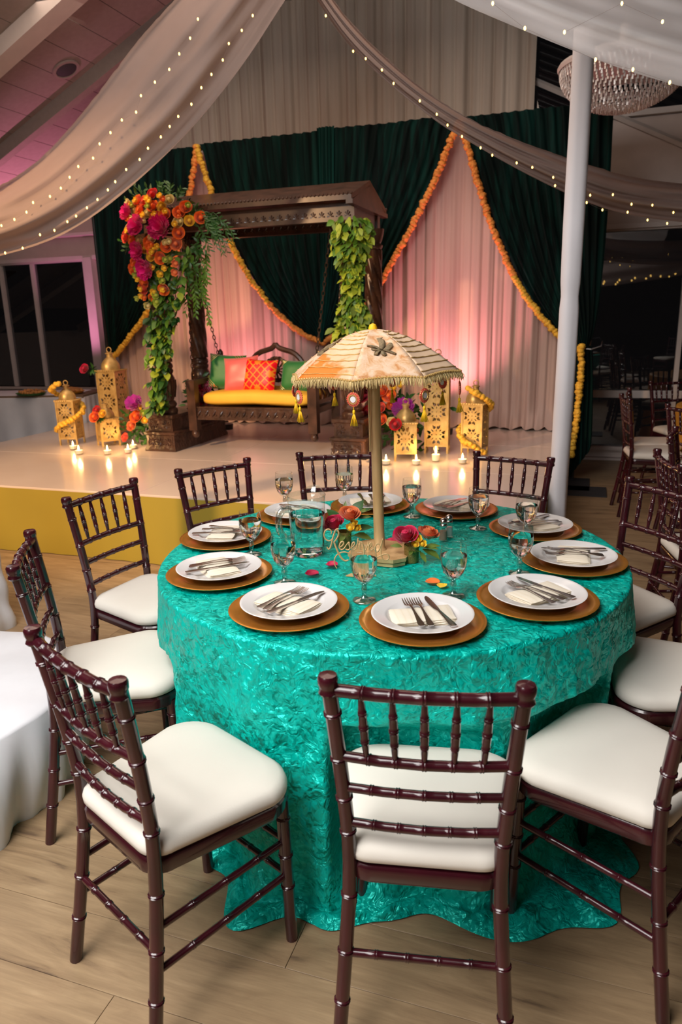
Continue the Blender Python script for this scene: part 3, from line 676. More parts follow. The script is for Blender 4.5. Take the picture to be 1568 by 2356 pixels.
for sx in (-1, 1):
    link('post', MB().box((sx * bw2, -bd, 0.83), (0.075, 0.075, 0.42)).prism([(sx * bw2 + 0.03 * cos(t), -bd + 0.03 * sin(t)) for t in [k * pi / 4 for k in range(8)]], 0.575, 0.62).ball((sx * bw2, -bd, 0.585), 0.034, 10, 6).mesh('post', 'smooth_wood'), be)
    link('post', MB().box((sx * bw2, bd, 0.88), (0.06, 0.06, 0.50)).lathe([(0.02, 1.13), (0.038, 1.15), (0.04, 1.18), (0.03, 1.20), (0.02, 1.21), (0.026, 1.225), (0.022, 1.25), (0.006, 1.27)], 14, sx * bw2, bd).mesh('post', 'smooth_wood'), be)
    mb = MB().box((sx * bw2, 0, 1.02), (0.05, 2 * bd, 0.045)).box((sx * bw2, 0, 0.86), (0.03, 2 * bd, 0.03))
    for k in range(4):
        y = -0.19 + k * 0.125; mb.tube([(sx * bw2, y + 0.03 * sin(t * 0.9), 0.86 + t * 0.023) for t in range(8)], [0.008, .012, .016, .012, .010, .016, .012, .008], 6)
    link('arm', mb.mesh('arm', 'smooth_wood'), be)
# arched back
mb = MB(); arch = [(-0.44, 1.03), (-0.43, 1.12), (-0.36, 1.16), (-0.29, 1.14), (-0.26, 1.12), (-0.24, 1.17), (-0.17, 1.235), (-0.07, 1.262), (-0.03, 1.275), (0, 1.31)]
full = arch + [(-x, z) for x, z in reversed(arch[:-1])]
full = smooth_poly([(x, bd, z) for x, z in full], 1)
mb.tube(full, 0.026, 8, flat=0.9); link('back_rail', mb.mesh('back_rail', 'smooth_wood'), be)
mb = MB().box((0, bd, 0.86), (2 * bw2, 0.03, 0.05)).box((0, bd, 1.0), (2 * bw2, 0.025, 0.03))
for i in range(-6, 7):
    x = i * 0.075; zt = 1.05 if abs(i) > 4 else (1.13 if abs(i) > 3 else 1.20 - 0.006 * i * i)
    if abs(i) > 2: mb.tube([(x, bd, 0.86), (x, bd, 0.93), (x, bd, 1.0), (x * 0.95, bd, 1.06), (x * 0.9, bd, zt)], [0.01, 0.016, 0.01, 0.018, 0.01], 8)
link('spindles', mb.mesh('spindles', 'smooth_wood'), be)
mb = MB()
for k in range(12):
    a = k * pi / 6; mb.tube([(0.03 * cos(a), bd, 1.09 + 0.03 * sin(a)), (0.115 * cos(a + .2), bd - 0.006, 1.09 + 0.115 * sin(a + .2))], [0.012, 0.024], 6, flat=0.5)
mb.tube([(0.10 * cos(t * pi / 8), bd, 1.09 + 0.10 * sin(t * pi / 8)) for t in range(16)], 0.016, 6, closed=True); mb.ball((0, bd - 0.01, 1.09), 0.04, 12, 8, (1, .6, 1))
link('carved_medallion', mb.mesh('carved_medallion', 'carved_wood', sharp=30), be)
# chains
def chain(label, p0, p1):
    p0, p1 = Vector(p0), Vector(p1); d = p1 - p0; n_ = int(d.length / 0.034); dn = d.normalized()
    q = dn.to_track_quat('Z', 'Y').to_matrix()
    base = MB().tube([(0.011 * cos(a * pi / 5), 0, 0.021 * sin(a * pi / 5)) for a in range(10)], 0.0042, 5, closed=True)
    lm = base.mesh('chain_link', 'chain_metal')
    t = thing('chain', label, 'chain', S0, A19)
    for i in range(n_):
        m_ = q @ Matrix.Rotation((i % 2) * pi / 2, 3, 'Z'); link('chain_link', lm, t, p0 + d * ((i + 0.5) / n_), m_.to_euler())
chain('chain from the swing roof down to the left front bench arm', (-1.845 + 0.0, 1.60, 1.04), (-1.82, 1.62, 2.20))
chain('chain from the swing roof slanting to the left back bench post', (-1.845, 2.12, 1.12), (-2.02, 2.02, 2.20))
chain('chain from the swing roof down to the right front bench arm', (-0.755, 1.60, 1.04), (-0.58, 1.62, 2.20))
chain('chain from the swing roof down to the right back bench post', (-0.755, 2.12, 1.12), (-0.62, 2.08, 2.20))
# seat cushion
def pillow(w_, h_, t_, n_=16, pinch=0.07):
    def mk(sgn):
        def fn(a, b):
            x = a * 2 - 1; y = b * 2 - 1; f = max(0, (1 - x ** 4) * (1 - y ** 4)) ** 0.5
            px = x * (1 - pinch * (1 - y * y) * abs(x)); py = y * (1 - pinch * (1 - x * x) * abs(y))
            return (px * w_ / 2, sgn * t_ / 2 * f * (1 + 0.08 * ns(a * 3, b * 3, w_ * 9)), py * h_ / 2)
        return fn
    mb = MB(); mb.grid(mk(-1), n_, n_); k = MB().grid(mk(1), n_, n_); k.f = [tuple(reversed(f)) for f in k.f]; return mb.merge(k)
mb = MB()
def cu(a, b):
    an = a * 2 * pi; cx = abs(cos(an)) ** 0.28 * (1 if cos(an) > 0 else -1); cy = abs(sin(an)) ** 0.28 * (1 if sin(an) > 0 else -1)
    ph = -pi / 2 + b * pi; rr = abs(cos(ph)) ** 0.4; z = 0.066 * (abs(sin(ph)) ** 0.6) * (1 if sin(ph) > 0 else -1)
    return (0.50 * cx * rr, 0.255 * cy * rr - 0.0, 0.888 + z + 0.008 * cos(cx * 3))
mb.grid(cu, 64, 22, True)
thing('bench_cushion', 'long yellow seat cushion on the swing bench', 'cushion', ST(-1.30, 1.85, 0), A19, me=mb.mesh('bench_cushion', 'yellow_cushion', sharp=0))
def throw(label, u, v, z, w_, rz, lean, tilt, mat):
    o = thing('throw_pillow', label, 'pillow', ST(u, v, z), 0, me=pillow(w_, w_ * 0.94, 0.13).mesh('throw_pillow', mat, sharp=0))
    o.rotation_euler = (Matrix.Rotation(A19 + rz, 3, 'Z') @ Matrix.Rotation(lean, 3, 'X') @ Matrix.Rotation(tilt, 3, 'Y')).to_euler(); return o
def gold_lines(o, w_, both=True):
    zf = lambda x, z: -(0.065 * sqrt(max(0, (1 - (2 * x / w_) ** 4) * (1 - (2 * z / w_) ** 4)))) - 0.002
    for sx, sz in ((-1, 1), (-1, -1), (1, 1)):
        for k in range(5):
            c_ = 0.16 + k * 0.03; mb = MB(); pts = []
            for t in range(9):
                x = sx * (w_ * 0.47 - (w_ * 0.94 - c_ - 0.02) * 0 - t / 8 * (w_ - c_ - 0.05) * 0.75); z = sz * (w_ * 0.46 - (1 - t / 8) * (w_ - c_ - 0.05) * 0.75)
                pts.append((x, zf(x, z), z * 0.94))
            link('gold_stripe', mb.tube(pts, 0.002, 4).mesh('gold_stripe', 'gold_trim'), o)
o = throw('green silk pillow with gold corner stripes at the left of the bench', -1.66, 1.87, 1.085, 0.33, R(10), R(-14), R(4), 'green_silk'); gold_lines(o, 0.33)
throw('pink silk pillow leaning between the green and red pillows', -1.49, 1.80, 1.075, 0.32, R(2), R(-18), R(-5), 'pink_silk')
throw('red and gold lattice brocade pillow in front on the bench', -1.285, 1.745, 1.065, 0.30, R(-4), R(-16), R(3), 'red_brocade')
o = throw('green silk pillow with gold stripes right of the red pillow', -0.99, 1.83, 1.055, 0.29, R(-4), R(-16), R(0), 'green_silk'); gold_lines(o, 0.29)

# ================================================================= floral arrangement at the left column, vines
random.seed(11)
fa = thing('floral_arrangement', 'large cascade of orange, pink and yellow blooms on the left front column', 'flower arrangement', ST(-2.05, 1.40, SZ), A19)
def F(u, v, z): return Vector((u + 2.05, v - 1.40, z - SZ))
mb = MB()
blooms = []
def bl(kind, r, col, px, py, dv=0.0): blooms.append((kind, r, col, px, py, dv))
K = 0.00283  # metres per photo pixel at this depth
def at(x, y, v=1.25): return F(-1.82 + (x - 370) * 0.0037 - (y - 540) * 0.0004, v, 2.162 - (x - 370) * 0.0003 - (y - 540) * 0.0032)
big = [('peony', .085, 'magenta', 380, 530), ('peony', .075, 'magenta', 328, 526), ('peony', .065, 'magenta', 328, 578), ('peony', .075, 'magenta', 345, 617), ('peony', .06, 'magenta', 296, 495)]
roses = [('red', 350, 456), ('orange', 316, 470), ('coral', 334, 472), ('orange', 326, 490), ('cream', 345, 497), ('orange', 383, 499), ('orange', 355, 482), ('yellow', 374, 482), ('orange', 423, 482), ('orange', 411, 494), ('orange', 452, 503),
         ('orange', 413, 537), ('coral', 363, 506), ('orange', 307, 523), ('cream', 296, 532), ('orange', 350, 560), ('cream', 327, 555), ('coral', 358, 574), ('orange', 389, 566), ('orange', 375, 592), ('cream', 311, 489), ('orange', 309, 556), ('orange', 313, 606),
         ('orange', 331, 645), ('orange', 375, 660), ('coral', 326, 660), ('cream', 388, 467), ('yellow', 353, 588), ('orange', 305, 620), ('orange', 348, 682), ('yellow', 340, 572), ('cream', 358, 548), ('peach', 408, 560), ('yellow', 432, 510), ('cream', 410, 515), ('coral', 290, 548)]
for kd, r, c, x, y in big: blooms.append((kd, r, c, x, y, -0.05))
for c, x, y in roses: blooms.append(('rose', 0.036 if c in ('cream', 'yellow') else 0.042, c, x, y, -0.02))
for i in range(44):
    t = random.random(); x = random.uniform(288, 440 - 70 * t); y = 460 + t * 230 + random.uniform(-8, 8); blooms.append(('bud', 0.022, random.choice(['yellow', 'yellow', 'lime', 'orange', 'cream']), x, y, -0.055))
cen = at(365, 545, 1.42)
for kd, r, c, x, y, dv in blooms:
    p = at(x, y); dx = (x - 365) / 90; dy = (y - 545) / 110; p.y += 0.10 * (dx * dx + dy * dy) * 0.6 + dv
    d = Vector((dx * 0.7, -1.0, -dy * 0.5 + 0.15)); link(kd, flower(kd, r, c), fa, p, face(d, random.uniform(0, 6)))
for i in range(34):
    a = random.uniform(0, 2 * pi); p = at(370 + 60 * cos(a), 540 + 80 * sin(a), 1.32); sprig(mb, p, (cos(a), -0.2, -sin(a) * 0.8), random.uniform(.10, .2), 7, 0.05, 0.02, 0.2)
for i in range(13): sprig(mb, at(random.uniform(440, 480), random.uniform(480, 520), 1.3), (0.8, -0.3, random.uniform(-.5, .3)), random.uniform(.18, .34), 16, 0.045, 0.013, 0.9)
for i in range(4): sprig(mb, at(350 + 8 * i, 455, 1.35), (0.1 * (i - 1.5), 0, 1), 0.10, 8, 0.045, 0.016, 0.1)
link('foliage', mb.mesh('foliage', 'leaf_deep', sharp=0), fa, kind='stuff')
# cascading vine down the column
cnt = 0
mb = MB(); mb2 = MB()
for i in range(720):
    t = random.random(); y = 560 + t * 400; xc = 392 - 36 * min(1, t * 1.9); wd = 44 * max(0, 1 - t * 1.25) ** 0.8 + 17
    p = at(xc + random.uniform(-wd, wd) * 0.75, y, 1.38 + random.uniform(-.05, .05)); d = Vector((random.uniform(-.7, .7), -0.7, random.uniform(-1.1, -.1)))
    if cnt < 230 and i % 3 == 0:
        link('leaf', LM[random.choice(['deep', 'mid', 'mid', 'light'])], fa, p + Vector((0, -0.05, 0)), aim(d, random.uniform(-.5, .5)), random.uniform(.8, 1.2)); cnt += 1
    else: leaf(mb if i % 2 else mb2, p, d, random.uniform(.05, .08), random.uniform(.025, .042), rnd(1) + Vector((0, -1, 0)))
for i in range(14): x = 425 + random.uniform(-20, 25); sprig(mb, at(x, 560 + random.uniform(0, 110), 1.45), (random.uniform(-.2, .4), -.3, -1), 0.25, 14, 0.045, 0.018, 0.6)
link('foliage', mb.mesh('foliage', 'leaf_mid', sharp=0), fa, kind='stuff'); link('foliage', mb2.mesh('foliage', 'leaf_deep', sharp=0), fa, kind='stuff')
for x, y, c in [(375, 640, 'lime'), (370, 625, 'yellow'), (392, 590, 'lime'), (355, 668, 'yellow'), (362, 690, 'lime'), (340, 700, 'cream'), (360, 675, 'lime'), (405, 600, 'peach'), (404, 620, 'peach')]: link('bud', flower('bud', 0.028, c), fa, at(x, y, 1.28), face((0, -1, -.3)))
def cluster(label, u, v, z, spec, foliage, spread, leafm='leaf_deep', rz=A19, grp=None, nl=60, kind='flower arrangement', name='floral_arrangement'):
    t = thing(name, label, kind, ST(u, v, z), A19, grp); mb = MB()
    for kd, r, c, x, y, zz in spec: link(kd, flower(kd, r, c), t, (x, y, zz), face((x * 2, -1, 0.4 + zz), random.uniform(0, 6)))
    for i in range(nl):
        p = Vector((random.gauss(0, spread[0]), random.uniform(-spread[1], spread[1]) + 0.04, abs(random.gauss(spread[2], spread[2] * .6)) + 0.005)); leaf(mb, p, (random.uniform(-1, 1), -0.6, random.uniform(-.5, .8)), foliage, foliage * 0.4, rnd(1) + Vector((0, -1, 0)))
    link('foliage', mb.mesh('foliage', leafm, sharp=0), t, kind='stuff'); return t
cluster('low spray of violet and orange blooms left of the swing base', -2.42, 1.62, SZ, [('peony', .075, 'violet', 0.02, -.06, .36), ('rose', .05, 'orange', .03, -.07, .25), ('rose', .042, 'peach', -.04, -.05, .17), ('rose', .036, 'coral', -.11, -.06, .07), ('bud', .03, 'lime', .10, -.06, .28),
        ('bud', .03, 'yellow', .12, -.08, .22), ('bud', .026, 'yellow', .07, -.07, .33)], 0.075, (.09, .06, .14), nl=120)
cluster('pink and red blooms between the left columns of the swing', -1.98, 1.85, SZ + 0.31, [('peony', .085, 'pink', .10, -.02, .16), ('rose', .05, 'red', .10, -.06, .03), ('bud', .03, 'orange', .22, -.03, .2), ('bud', .026, 'cream', .2, -.05, .12), ('bud', .026, 'yellow', .22, -.05, .06), ('bud', .025, 'lime', .17, 0, .25)], 0.07, (.07, .06, .12), nl=90)
cluster('tall bank of magenta, orange and coral blooms behind the umbrella pole', -0.10, 1.86, SZ, [('peony', .08, 'pink', -.26, -.12, .43), ('rose', .05, 'orange', -.24, -.12, .52), ('rose', .045, 'red', -.22, -.15, .32), ('peony', .085, 'violet', .05, -.12, .33), ('rose', .05, 'orange', -.12, -.12, .47),
        ('rose', .05, 'orange', -.06, -.12, .43), ('rose', .045, 'coral', -.13, -.14, .34), ('rose', .045, 'orange', -.12, -.14, .25), ('rose', .035, 'cream', -.04, -.15, .24), ('rose', .04, 'coral', .09, -.12, .22), ('bud', .03, 'yellow', -.03, -.1, .50), ('bud', .03, 'yellow', .02, -.1, .52), ('rose', .04, 'orange', -.05, -.08, .36),
        ('bud', .025, 'coral', .14, -.12, .17), ('rose', .04, 'orange', -.2, -.1, .5), ('rose', .04, 'coral', -.27, -.12, .30)], 0.085, (.13, .07, .2), nl=200)
# right-hand vine: light green leaves on the front right column
random.seed(5)
vt = thing('leafy_vine', 'thick bright green leafy vine covering the right front column', 'vine', ST(SU + HW, 1.54, SZ), A19); mb = MB(); mb2 = MB(); cnt = 0
for i in range(900):
    t = random.random(); a = random.uniform(-2.6, 0.4); r = random.uniform(.07, .135) * (0.75 + 0.4 * sin(t * 9 + 1)); z = 1.76 - t * 1.1
    p = Vector((r * cos(a) + 0.025, r * sin(a) - 0.03, z)); d = Vector((cos(a) * .6 + random.uniform(-.4, .4), -0.7, random.uniform(-1.1, -.1)))
    if cnt < 250 and i % 3 == 0:
        link('leaf', LM[random.choice(['light', 'light', 'mid', 'olive'])], vt, p + Vector((0, -.015, 0)), aim(d, random.uniform(-.6, .6)), random.uniform(.8, 1.25)); cnt += 1
    else: leaf(mb if i % 2 else mb2, p * 0.93 + Vector((0, 0, z * .07)), d, random.uniform(.05, .085), random.uniform(.03, .05), rnd(1) + Vector((0, -1, 0)))
link('foliage', mb.mesh('foliage', 'leaf_mid', sharp=0), vt, kind='stuff'); link('foliage', mb2.mesh('foliage', 'leaf_light', sharp=0), vt, kind='stuff')

# ================================================================= brass lanterns with pierced panels
def pierce_f(x, y):
    """> 0 where the metal is; x, y in -1..1 inside one tile"""
    r = sqrt(x * x + y * y); a = atan2(y, x)
    if max(abs(x), abs(y)) > 0.84: return 0.3
    def lens(ak, c, hl, hw):
        px = x * cos(ak) + y * sin(ak); py = -x * sin(ak) + y * cos(ak); t = (px - c) / hl
        return hw * (1 - t * t) - abs(py) if abs(t) < 1 else -0.3
    hole = -0.3
    for k in range(4):
        d = pi / 4 + k * pi / 2
        hole = max(hole, lens(d, 0.52, 0.17, 0.055))                                  # slot in each petal
        for s_ in (-1, 1): hole = max(hole, lens(d + s_ * 0.42, 0.72, 0.22, 0.075))   # openings beside the petals
        hole = max(hole, lens(k * pi / 2 + 0.0, 0.38, 0.11, 0.045))
        for s_ in (-1, 1): hole = max(hole, lens(k * pi / 2 + s_ * 0.17, 0.66, 0.15, 0.07))
    hole = max(hole, 0.06 - r)
    return -hole
def pierced(w_, h_, ny, N=34):
    mb = MB(); th = h_ / ny
    for t in range(ny):
        vals = [[pierce_f(-1 + 2 * i / N, -1 + 2 * j / N) for i in range(N + 1)] for j in range(N + 1)]
        for j in range(N):
            for i in range(N):
                q = [(i, j), (i + 1, j), (i + 1, j + 1), (i, j + 1)]; out = []
                for k in range(4):
                    a, b = q[k], q[(k + 1) % 4]; va, vb = vals[a[1]][a[0]], vals[b[1]][b[0]]
                    if va > 0: out.append(a)
                    if (va > 0) != (vb > 0): f = va / (va - vb); out.append((a[0] + (b[0] - a[0]) * f, a[1] + (b[1] - a[1]) * f))
                if len(out) >= 3: mb.add([(-w_ / 2 + w_ * x / N, 0, t * th + th * y / N) for x, y in out], [tuple(range(len(out)))])
    return mb
def lantern(label, u, v, rz, w_, h_, ny, legs=0.06, top='dome', grp=None):
    t = thing('brass_lantern', label, 'lantern', ST(u, v, SZ), A19 + rz)
    pm_ = pierced(w_, h_, ny).mesh('pierced_panel', 'brass_lantern', sharp=0, smooth=False)
    for k in range(4):
        a = k * pi / 2; o = link('pierced_panel', pm_, t, (w_ / 2 * sin(a), -w_ / 2 * cos(a), legs), (0, 0, a)); mod_solid(o, 0.003)
    mb = MB()
    for sx in (-1, 1):
        for sy in (-1, 1): mb.box((sx * w_ / 2, sy * w_ / 2, (legs + h_) / 2), (0.014, 0.014, legs + h_))
    for z in (legs, legs + h_):
        for s_ in (-1, 1): mb.box((0, s_ * w_ / 2, z), (w_, 0.012, 0.012)).box((s_ * w_ / 2, 0, z), (0.012, w_, 0.012))
    link('frame', mb.mesh('frame', 'brass_lantern'), t)
    mb = MB().box((0, 0, legs + h_ + 0.009), (w_ + 0.025, w_ + 0.025, 0.014))
    for i in range(9):
        x = -w_ / 2 + w_ * i / 8
        for s_ in (-1, 1): mb.ball((x, s_ * (w_ + .025) / 2, legs + h_ + .01), 0.007, 6, 4).ball((s_ * (w_ + .025) / 2, x, legs + h_ + .01), 0.007, 6, 4)
    link('lid', mb.mesh('lid', 'brass_lantern'), t)
    z0 = legs + h_ + 0.016; r = w_ * 0.5
    q4 = lambda a, z: 1 + 0.06 * cos(4 * a)
    link('dome', MB().lathe([(r * .93, z0), (r * .95, z0 + r * .25), (r * .85, z0 + r * .6), (r * .6, z0 + r * .95), (r * .36, z0 + r * 1.15), (r * .3, z0 + r * 1.2)], 28, fn=q4).mesh('dome', 'brass_lantern'), t)
    link('chimney', MB().lathe([(r * .3, z0 + r * 1.15), (r * .3, z0 + r * 1.5), (r * .4, z0 + r * 1.52), (r * .4, z0 + r * 1.6), (r * .2, z0 + r * 1.7), (0, z0 + r * 1.72)], 18).mesh('chimney', 'brass_lantern'), t)
    link('ring', MB().tube([(r * .26 * cos(a * pi / 8), 0, z0 + r * 1.9 + r * .26 * sin(a * pi / 8)) for a in range(16)], 0.004, 6, closed=True).mesh('ring', 'brass_lantern'), t)
    link('candle', MB().lathe([(0, legs + .01), (w_ * .2, legs + .01), (w_ * .2, legs + .09), (0.01, legs + .088), (0, legs + .088)], 16).mesh('candle', 'candle_wax'), t)
    return t
lantern('brass lantern at far left wrapped in a yellow marigold garland', -3.12, 1.56, R(14), 0.155, 0.33, 2, 0.06)
lantern('tallest left brass lantern, beside the velvet tail', -2.96, 2.02, R(2), 0.19, 0.56, 3, 0.06)
lantern('small low brass lantern on the left topped with an orange rose', -2.72, 1.55, R(-38), 0.15, 0.18, 1, 0.055)
lantern('small low brass lantern right of the umbrella pole with a red rose', 0.03, 1.47, R(12), 0.155, 0.22, 1, 0.06)
lantern('tallest right brass lantern standing before the pink-lit drape', 0.20, 1.84, R(6), 0.175, 0.54, 3, 0.06)
lantern('brass lantern at the right end of the stage draped with yellow marigolds', 0.505, 1.80, R(-10), 0.155, 0.33, 2, 0.06)
def helix(cx, cy, r, z0, z1, t0, t1, n_=26, sq=0.5): return [Vector((cx + r * cos(lerp(t0, t1, i / n_)), cy + r * sin(lerp(t0, t1, i / n_)), lerp(z0, z1, i / n_))) for i in range(n_ + 1)]
garland('yellow marigold garland coiled round the far left lantern', helix(-3.12, 1.56, 0.125, SZ + .12, SZ + .56, -2.9, 4.9), 'marigold_yellow', 0.032, 0.85)
garland('yellow marigold garland coiled round the right end lantern', helix(0.505, 1.80, 0.125, SZ + .03, SZ + .52, -0.8, -8.2), 'marigold_yellow', 0.032, 0.85)
def small_posy(label, u, v, z, cols, rz=0):
    t = thing('posy', label, 'flowers', ST(u, v, z), A19); mb = MB()
    for i, (c, x, y, zz, r) in enumerate(cols): link('rose', flower('rose', r, c), t, (x, y, zz), face((x, -1, .5)))
    for i in range(12): a = i * pi / 6; leaf(mb, (0, 0, 0.005), (cos(a), -.4 + .3 * sin(a), sin(a) * .5), 0.07, 0.03)
    link('foliage', mb.mesh('foliage', 'leaf_deep', sharp=0), t, kind='stuff')
small_posy('orange, red and yellow roses on the small left lantern', -2.70, 1.44, SZ + 0.265, [('orange', -.02, -.02, .0, .045), ('red', -.01, 0, .06, .034), ('yellow', .05, -.01, .03, .032)])
small_posy('single red rose on the small right lantern', -0.015, 1.37, SZ + 0.275, [('red', 0, -.01, 0, .042)])
small_posy('red rose with leaves tucked at the top of the tallest left lantern', -3.09, 1.93, SZ + 0.64, [('crimson', -.06, -.02, 0, .042)])

# ================================================================= candles
def votive(label, u, v, z=SZ, big=1.0):
    t = thing('votive_candle', label, 'candle', ST(u, v, z), 0); t.scale = (1.2, 1.2, 1.2)
    link('glass_cup', MB().lathe([(0, 0.001), (0.020, 0.001), (0.024, 0.006), (0.027, 0.03 * big), (0.027, 0.062 * big)], 18).mesh('glass_cup', 'thin_glass'), t)
    link('wax', MB().lathe([(0, 0.007), (0.0225, 0.008), (0.0262, 0.030 * big), (0.024, 0.031 * big), (0.01, 0.030 * big), (0, 0.029 * big)], 16).mesh('wax', 'candle_wax'), t)
    link('flame', MB().lathe([(0, 0.030 * big), (0.0045, 0.036 * big), (0.006, 0.043 * big), (0.003, 0.056 * big), (0, 0.068 * big)], 8).mesh('flame', 'flame_glow'), t)
    return t
for (u, v, lb, bg) in [(-2.902, 1.293, 'leftmost votive candle, in front of the garlanded left lantern', 1), (-2.70, 1.111, 'second votive candle from the left, nearest the stage front', 1), (-2.45, 1.159, 'votive candle in front of the small left lantern', 1),
        (-2.31, 1.248, 'front one of two votive candles left of the swing base', 1), (-2.39, 1.439, 'rear one of two votive candles left of the swing base', 1), (-0.20, 1.33, 'votive candle just left of the umbrella pole', 1),
        (-0.06, 1.227, 'votive candle just right of the umbrella pole', 1), (0.158, 1.273, 'votive candle in front of the small right lantern', 1), (0.272, 1.43, 'taller votive candle in front of the tallest right lantern', 1.5), (0.479, 1.39, 'rightmost votive candle, before the garlanded right lantern', 1)]:
    t = votive(lb, u, v, SZ, bg)
    l = D.lights.new('candle_light', 'POINT'); l.energy = 1.1; l.color = (1, .55, .2); l.shadow_soft_size = 0.02; o = D.objects.new('candle_light', l); COL.objects.link(o); o.location = ST(u, v, SZ + 0.09)

# uplight fixtures
for lb, u, v in [('small black uplight on the stage before the pink drape', 0.12, 2.70), ('small black uplight behind the left back column', -2.08, 2.62)]:
    t = thing('uplight', lb, 'light', ST(u, v, SZ), A19); link('housing', MB().lathe([(0, 0.0), (0.05, 0), (0.055, 0.05), (0.05, 0.055), (0.0, 0.045)], 16).mesh('housing', 'black_metal'), t)

# ================================================================= sheer swags with fairy lights
CAM = Vector((0, 0, 1.547))
def push(p, k): p = Vector(p); return CAM + (p - CAM) * k
def swag(label, up, lo, mat, belly=0.05, back=0.05, seed=0, nu=90, nv=26):
    up = smooth_poly(up); lo = smooth_poly(lo)
    def fn(a, b):
        p = samp(up, a).lerp(samp(lo, a), b)
        k = 1 + back * (1 - b) - belly * sin(b * pi) + 0.006 * sin(b * 17 + 3 * ns(a * 4, seed)) + 0.004 * sin(b * 31 + a * 5)
        q = push(p, k)
        if b < 0.02 or b > 0.98: q = push(q, 0.985)
        e_ = (0.5 - abs(b - 0.5)); 
        if b == 0: q.z += 0.008 * ns(a * 120, seed)
        return q
    return thing('sheer_swag', label, 'drape', me=MB().grid(fn, nu, nv).mesh('sheer_swag', mat, sharp=0))
s1u = [(-0.5, 4.9, 3.72), (-0.826, 4.9, 3.421), (-0.908, 4.9, 3.356), (-1.161, 4.9, 3.136), (-1.442, 4.9, 2.84), (-1.696, 4.9, 2.605), (-1.906, 4.9, 2.45), (-2.255, 4.9, 2.295), (-2.8, 4.9, 2.2)]
s1l = [(-0.10, 4.9, 3.60), (-0.136, 4.9, 3.472), (-0.256, 4.9, 3.342), (-0.519, 4.9, 3.007), (-0.861, 4.9, 2.659), (-1.209, 4.9, 2.384), (-1.518, 4.9, 2.176), (-1.826, 4.9, 2.028), (-2.314, 4.9, 1.921), (-2.8, 4.9, 1.88)]
s2u = [(-0.10, 5.2, 3.75), (-0.063, 5.2, 3.588), (0.054, 5.2, 3.409), (0.283, 5.2, 3.176), (0.674, 5.2, 2.87), (1.103, 5.2, 2.656), (1.568, 5.2, 2.502), (1.981, 5.2, 2.374), (2.538, 5.2, 2.308), (3.2, 5.2, 2.3)]
s2l = [(-0.2, 5.2, 3.75), (-0.171, 5.2, 3.59), (-0.055, 5.2, 3.423), (0.118, 5.2, 3.192), (0.393, 5.2, 2.951), (0.703, 5.2, 2.729), (0.847, 5.2, 2.649), (1.196, 5.2, 2.458), (1.581, 5.2, 2.276), (1.941, 5.2, 2.146), (2.565, 5.2, 2.063), (3.2, 5.2, 2.05)]
s3l = [(0.20, 3.3, 2.92), (0.354, 3.3, 2.819), (0.493, 3.3, 2.741), (0.739, 3.3, 2.645), (0.953, 3.3, 2.564), (1.188, 3.3, 2.481), (1.439, 3.3, 2.412), (1.681, 3.3, 2.359), (2.1, 3.3, 2.3)]
s3u = [(0.45, 3.6, 3.36), (0.826, 3.6, 3.163), (1.014, 3.6, 3.096), (1.203, 3.6, 3.029), (1.526, 3.6, 2.926), (1.78, 3.6, 2.872), (2.3, 3.6, 2.8)]
swag('wide sheer white swag with fairy lights sweeping to the upper left', s1u, s1l, 'sheer_fabric', 0.05, 0.04, 1)
swag('narrow sheer white swag crossing in front of the right velvet drape', s2u, s2l, 'sheer_fabric', 0.03, 0.03, 2)
swag('broad thin white swag at the upper right corner above the pole', s3u, s3l, 'sheer_fabric_thin', 0.03, 0.02, 3)
bulb = {r: MB().ball((0, 0, 0), r, 8, 6, (.8, .8, 1.2)).mesh('bulb', 'bulb_glow') for r in (0.0065, 0.0085)}
def lights(label, pts, y, k, r=0.0065):
    t = thing('fairy_lights', label, 'string lights'); P = [push((a, y, b), k) for a, b in pts]
    PS = sorted(P, key=lambda q: -q.z if 'left' in label else q.x)
    link('wire', MB().tube(PS, 0.0004, 4).mesh('wire', 'sheer_fabric'), t)
    for p in P: link('bulb', bulb[r], t, p)
b1a = [(-0.772, 3.248), (-0.826, 3.15), (-0.897, 3.069), (-0.964, 2.988), (-1.056, 2.922), (-1.147, 2.851), (-1.185, 2.762), (-1.276, 2.721), (-1.353, 2.653), (-1.426, 2.592), (-1.475, 2.513), (-1.572, 2.468), (-1.633, 2.408), (-1.695, 2.347), (-1.769, 2.301), (-1.879, 2.268), (-1.928, 2.213), (-2.01, 2.172), (-2.097, 2.138), (-2.2, 2.11), (-2.3, 2.09)]
b1b = [(-0.448, 3.259), (-0.517, 3.184), (-0.598, 3.117), (-0.64, 3.031), (-0.713, 2.956), (-0.779, 2.886), (-0.846, 2.798), (-0.931, 2.733), (-0.988, 2.679), (-1.047, 2.622), (-1.132, 2.561), (-1.189, 2.499), (-1.278, 2.444), (-1.353, 2.376), (-1.404, 2.33), (-1.475, 2.276), (-1.546, 2.23), (-1.62, 2.183), (-1.679, 2.151), (-1.767, 2.102), (-1.861, 2.078), (-1.982, 2.001), (-2.097, 1.975)]
b2a = [(-0.018, 3.35), (0.149, 3.15), (0.228, 3.107), (0.33, 3.041), (0.404, 2.963), (0.572, 2.859), (0.682, 2.779), (0.753, 2.714), (0.848, 2.645), (0.971, 2.575), (1.049, 2.529), (1.211, 2.479), (1.315, 2.45), (1.456, 2.386), (1.708, 2.271), (1.859, 2.271), (1.988, 2.209), (2.128, 2.2), (2.273, 2.151)]
b2b = [(1.471, 2.335), (1.688, 2.226), (1.796, 2.178), (1.966, 2.16), (2.104, 2.108), (2.238, 2.083)]
b3a = [(0.65, 2.719), (0.781, 2.63), (1.071, 2.513), (1.225, 2.474), (1.379, 2.424)]
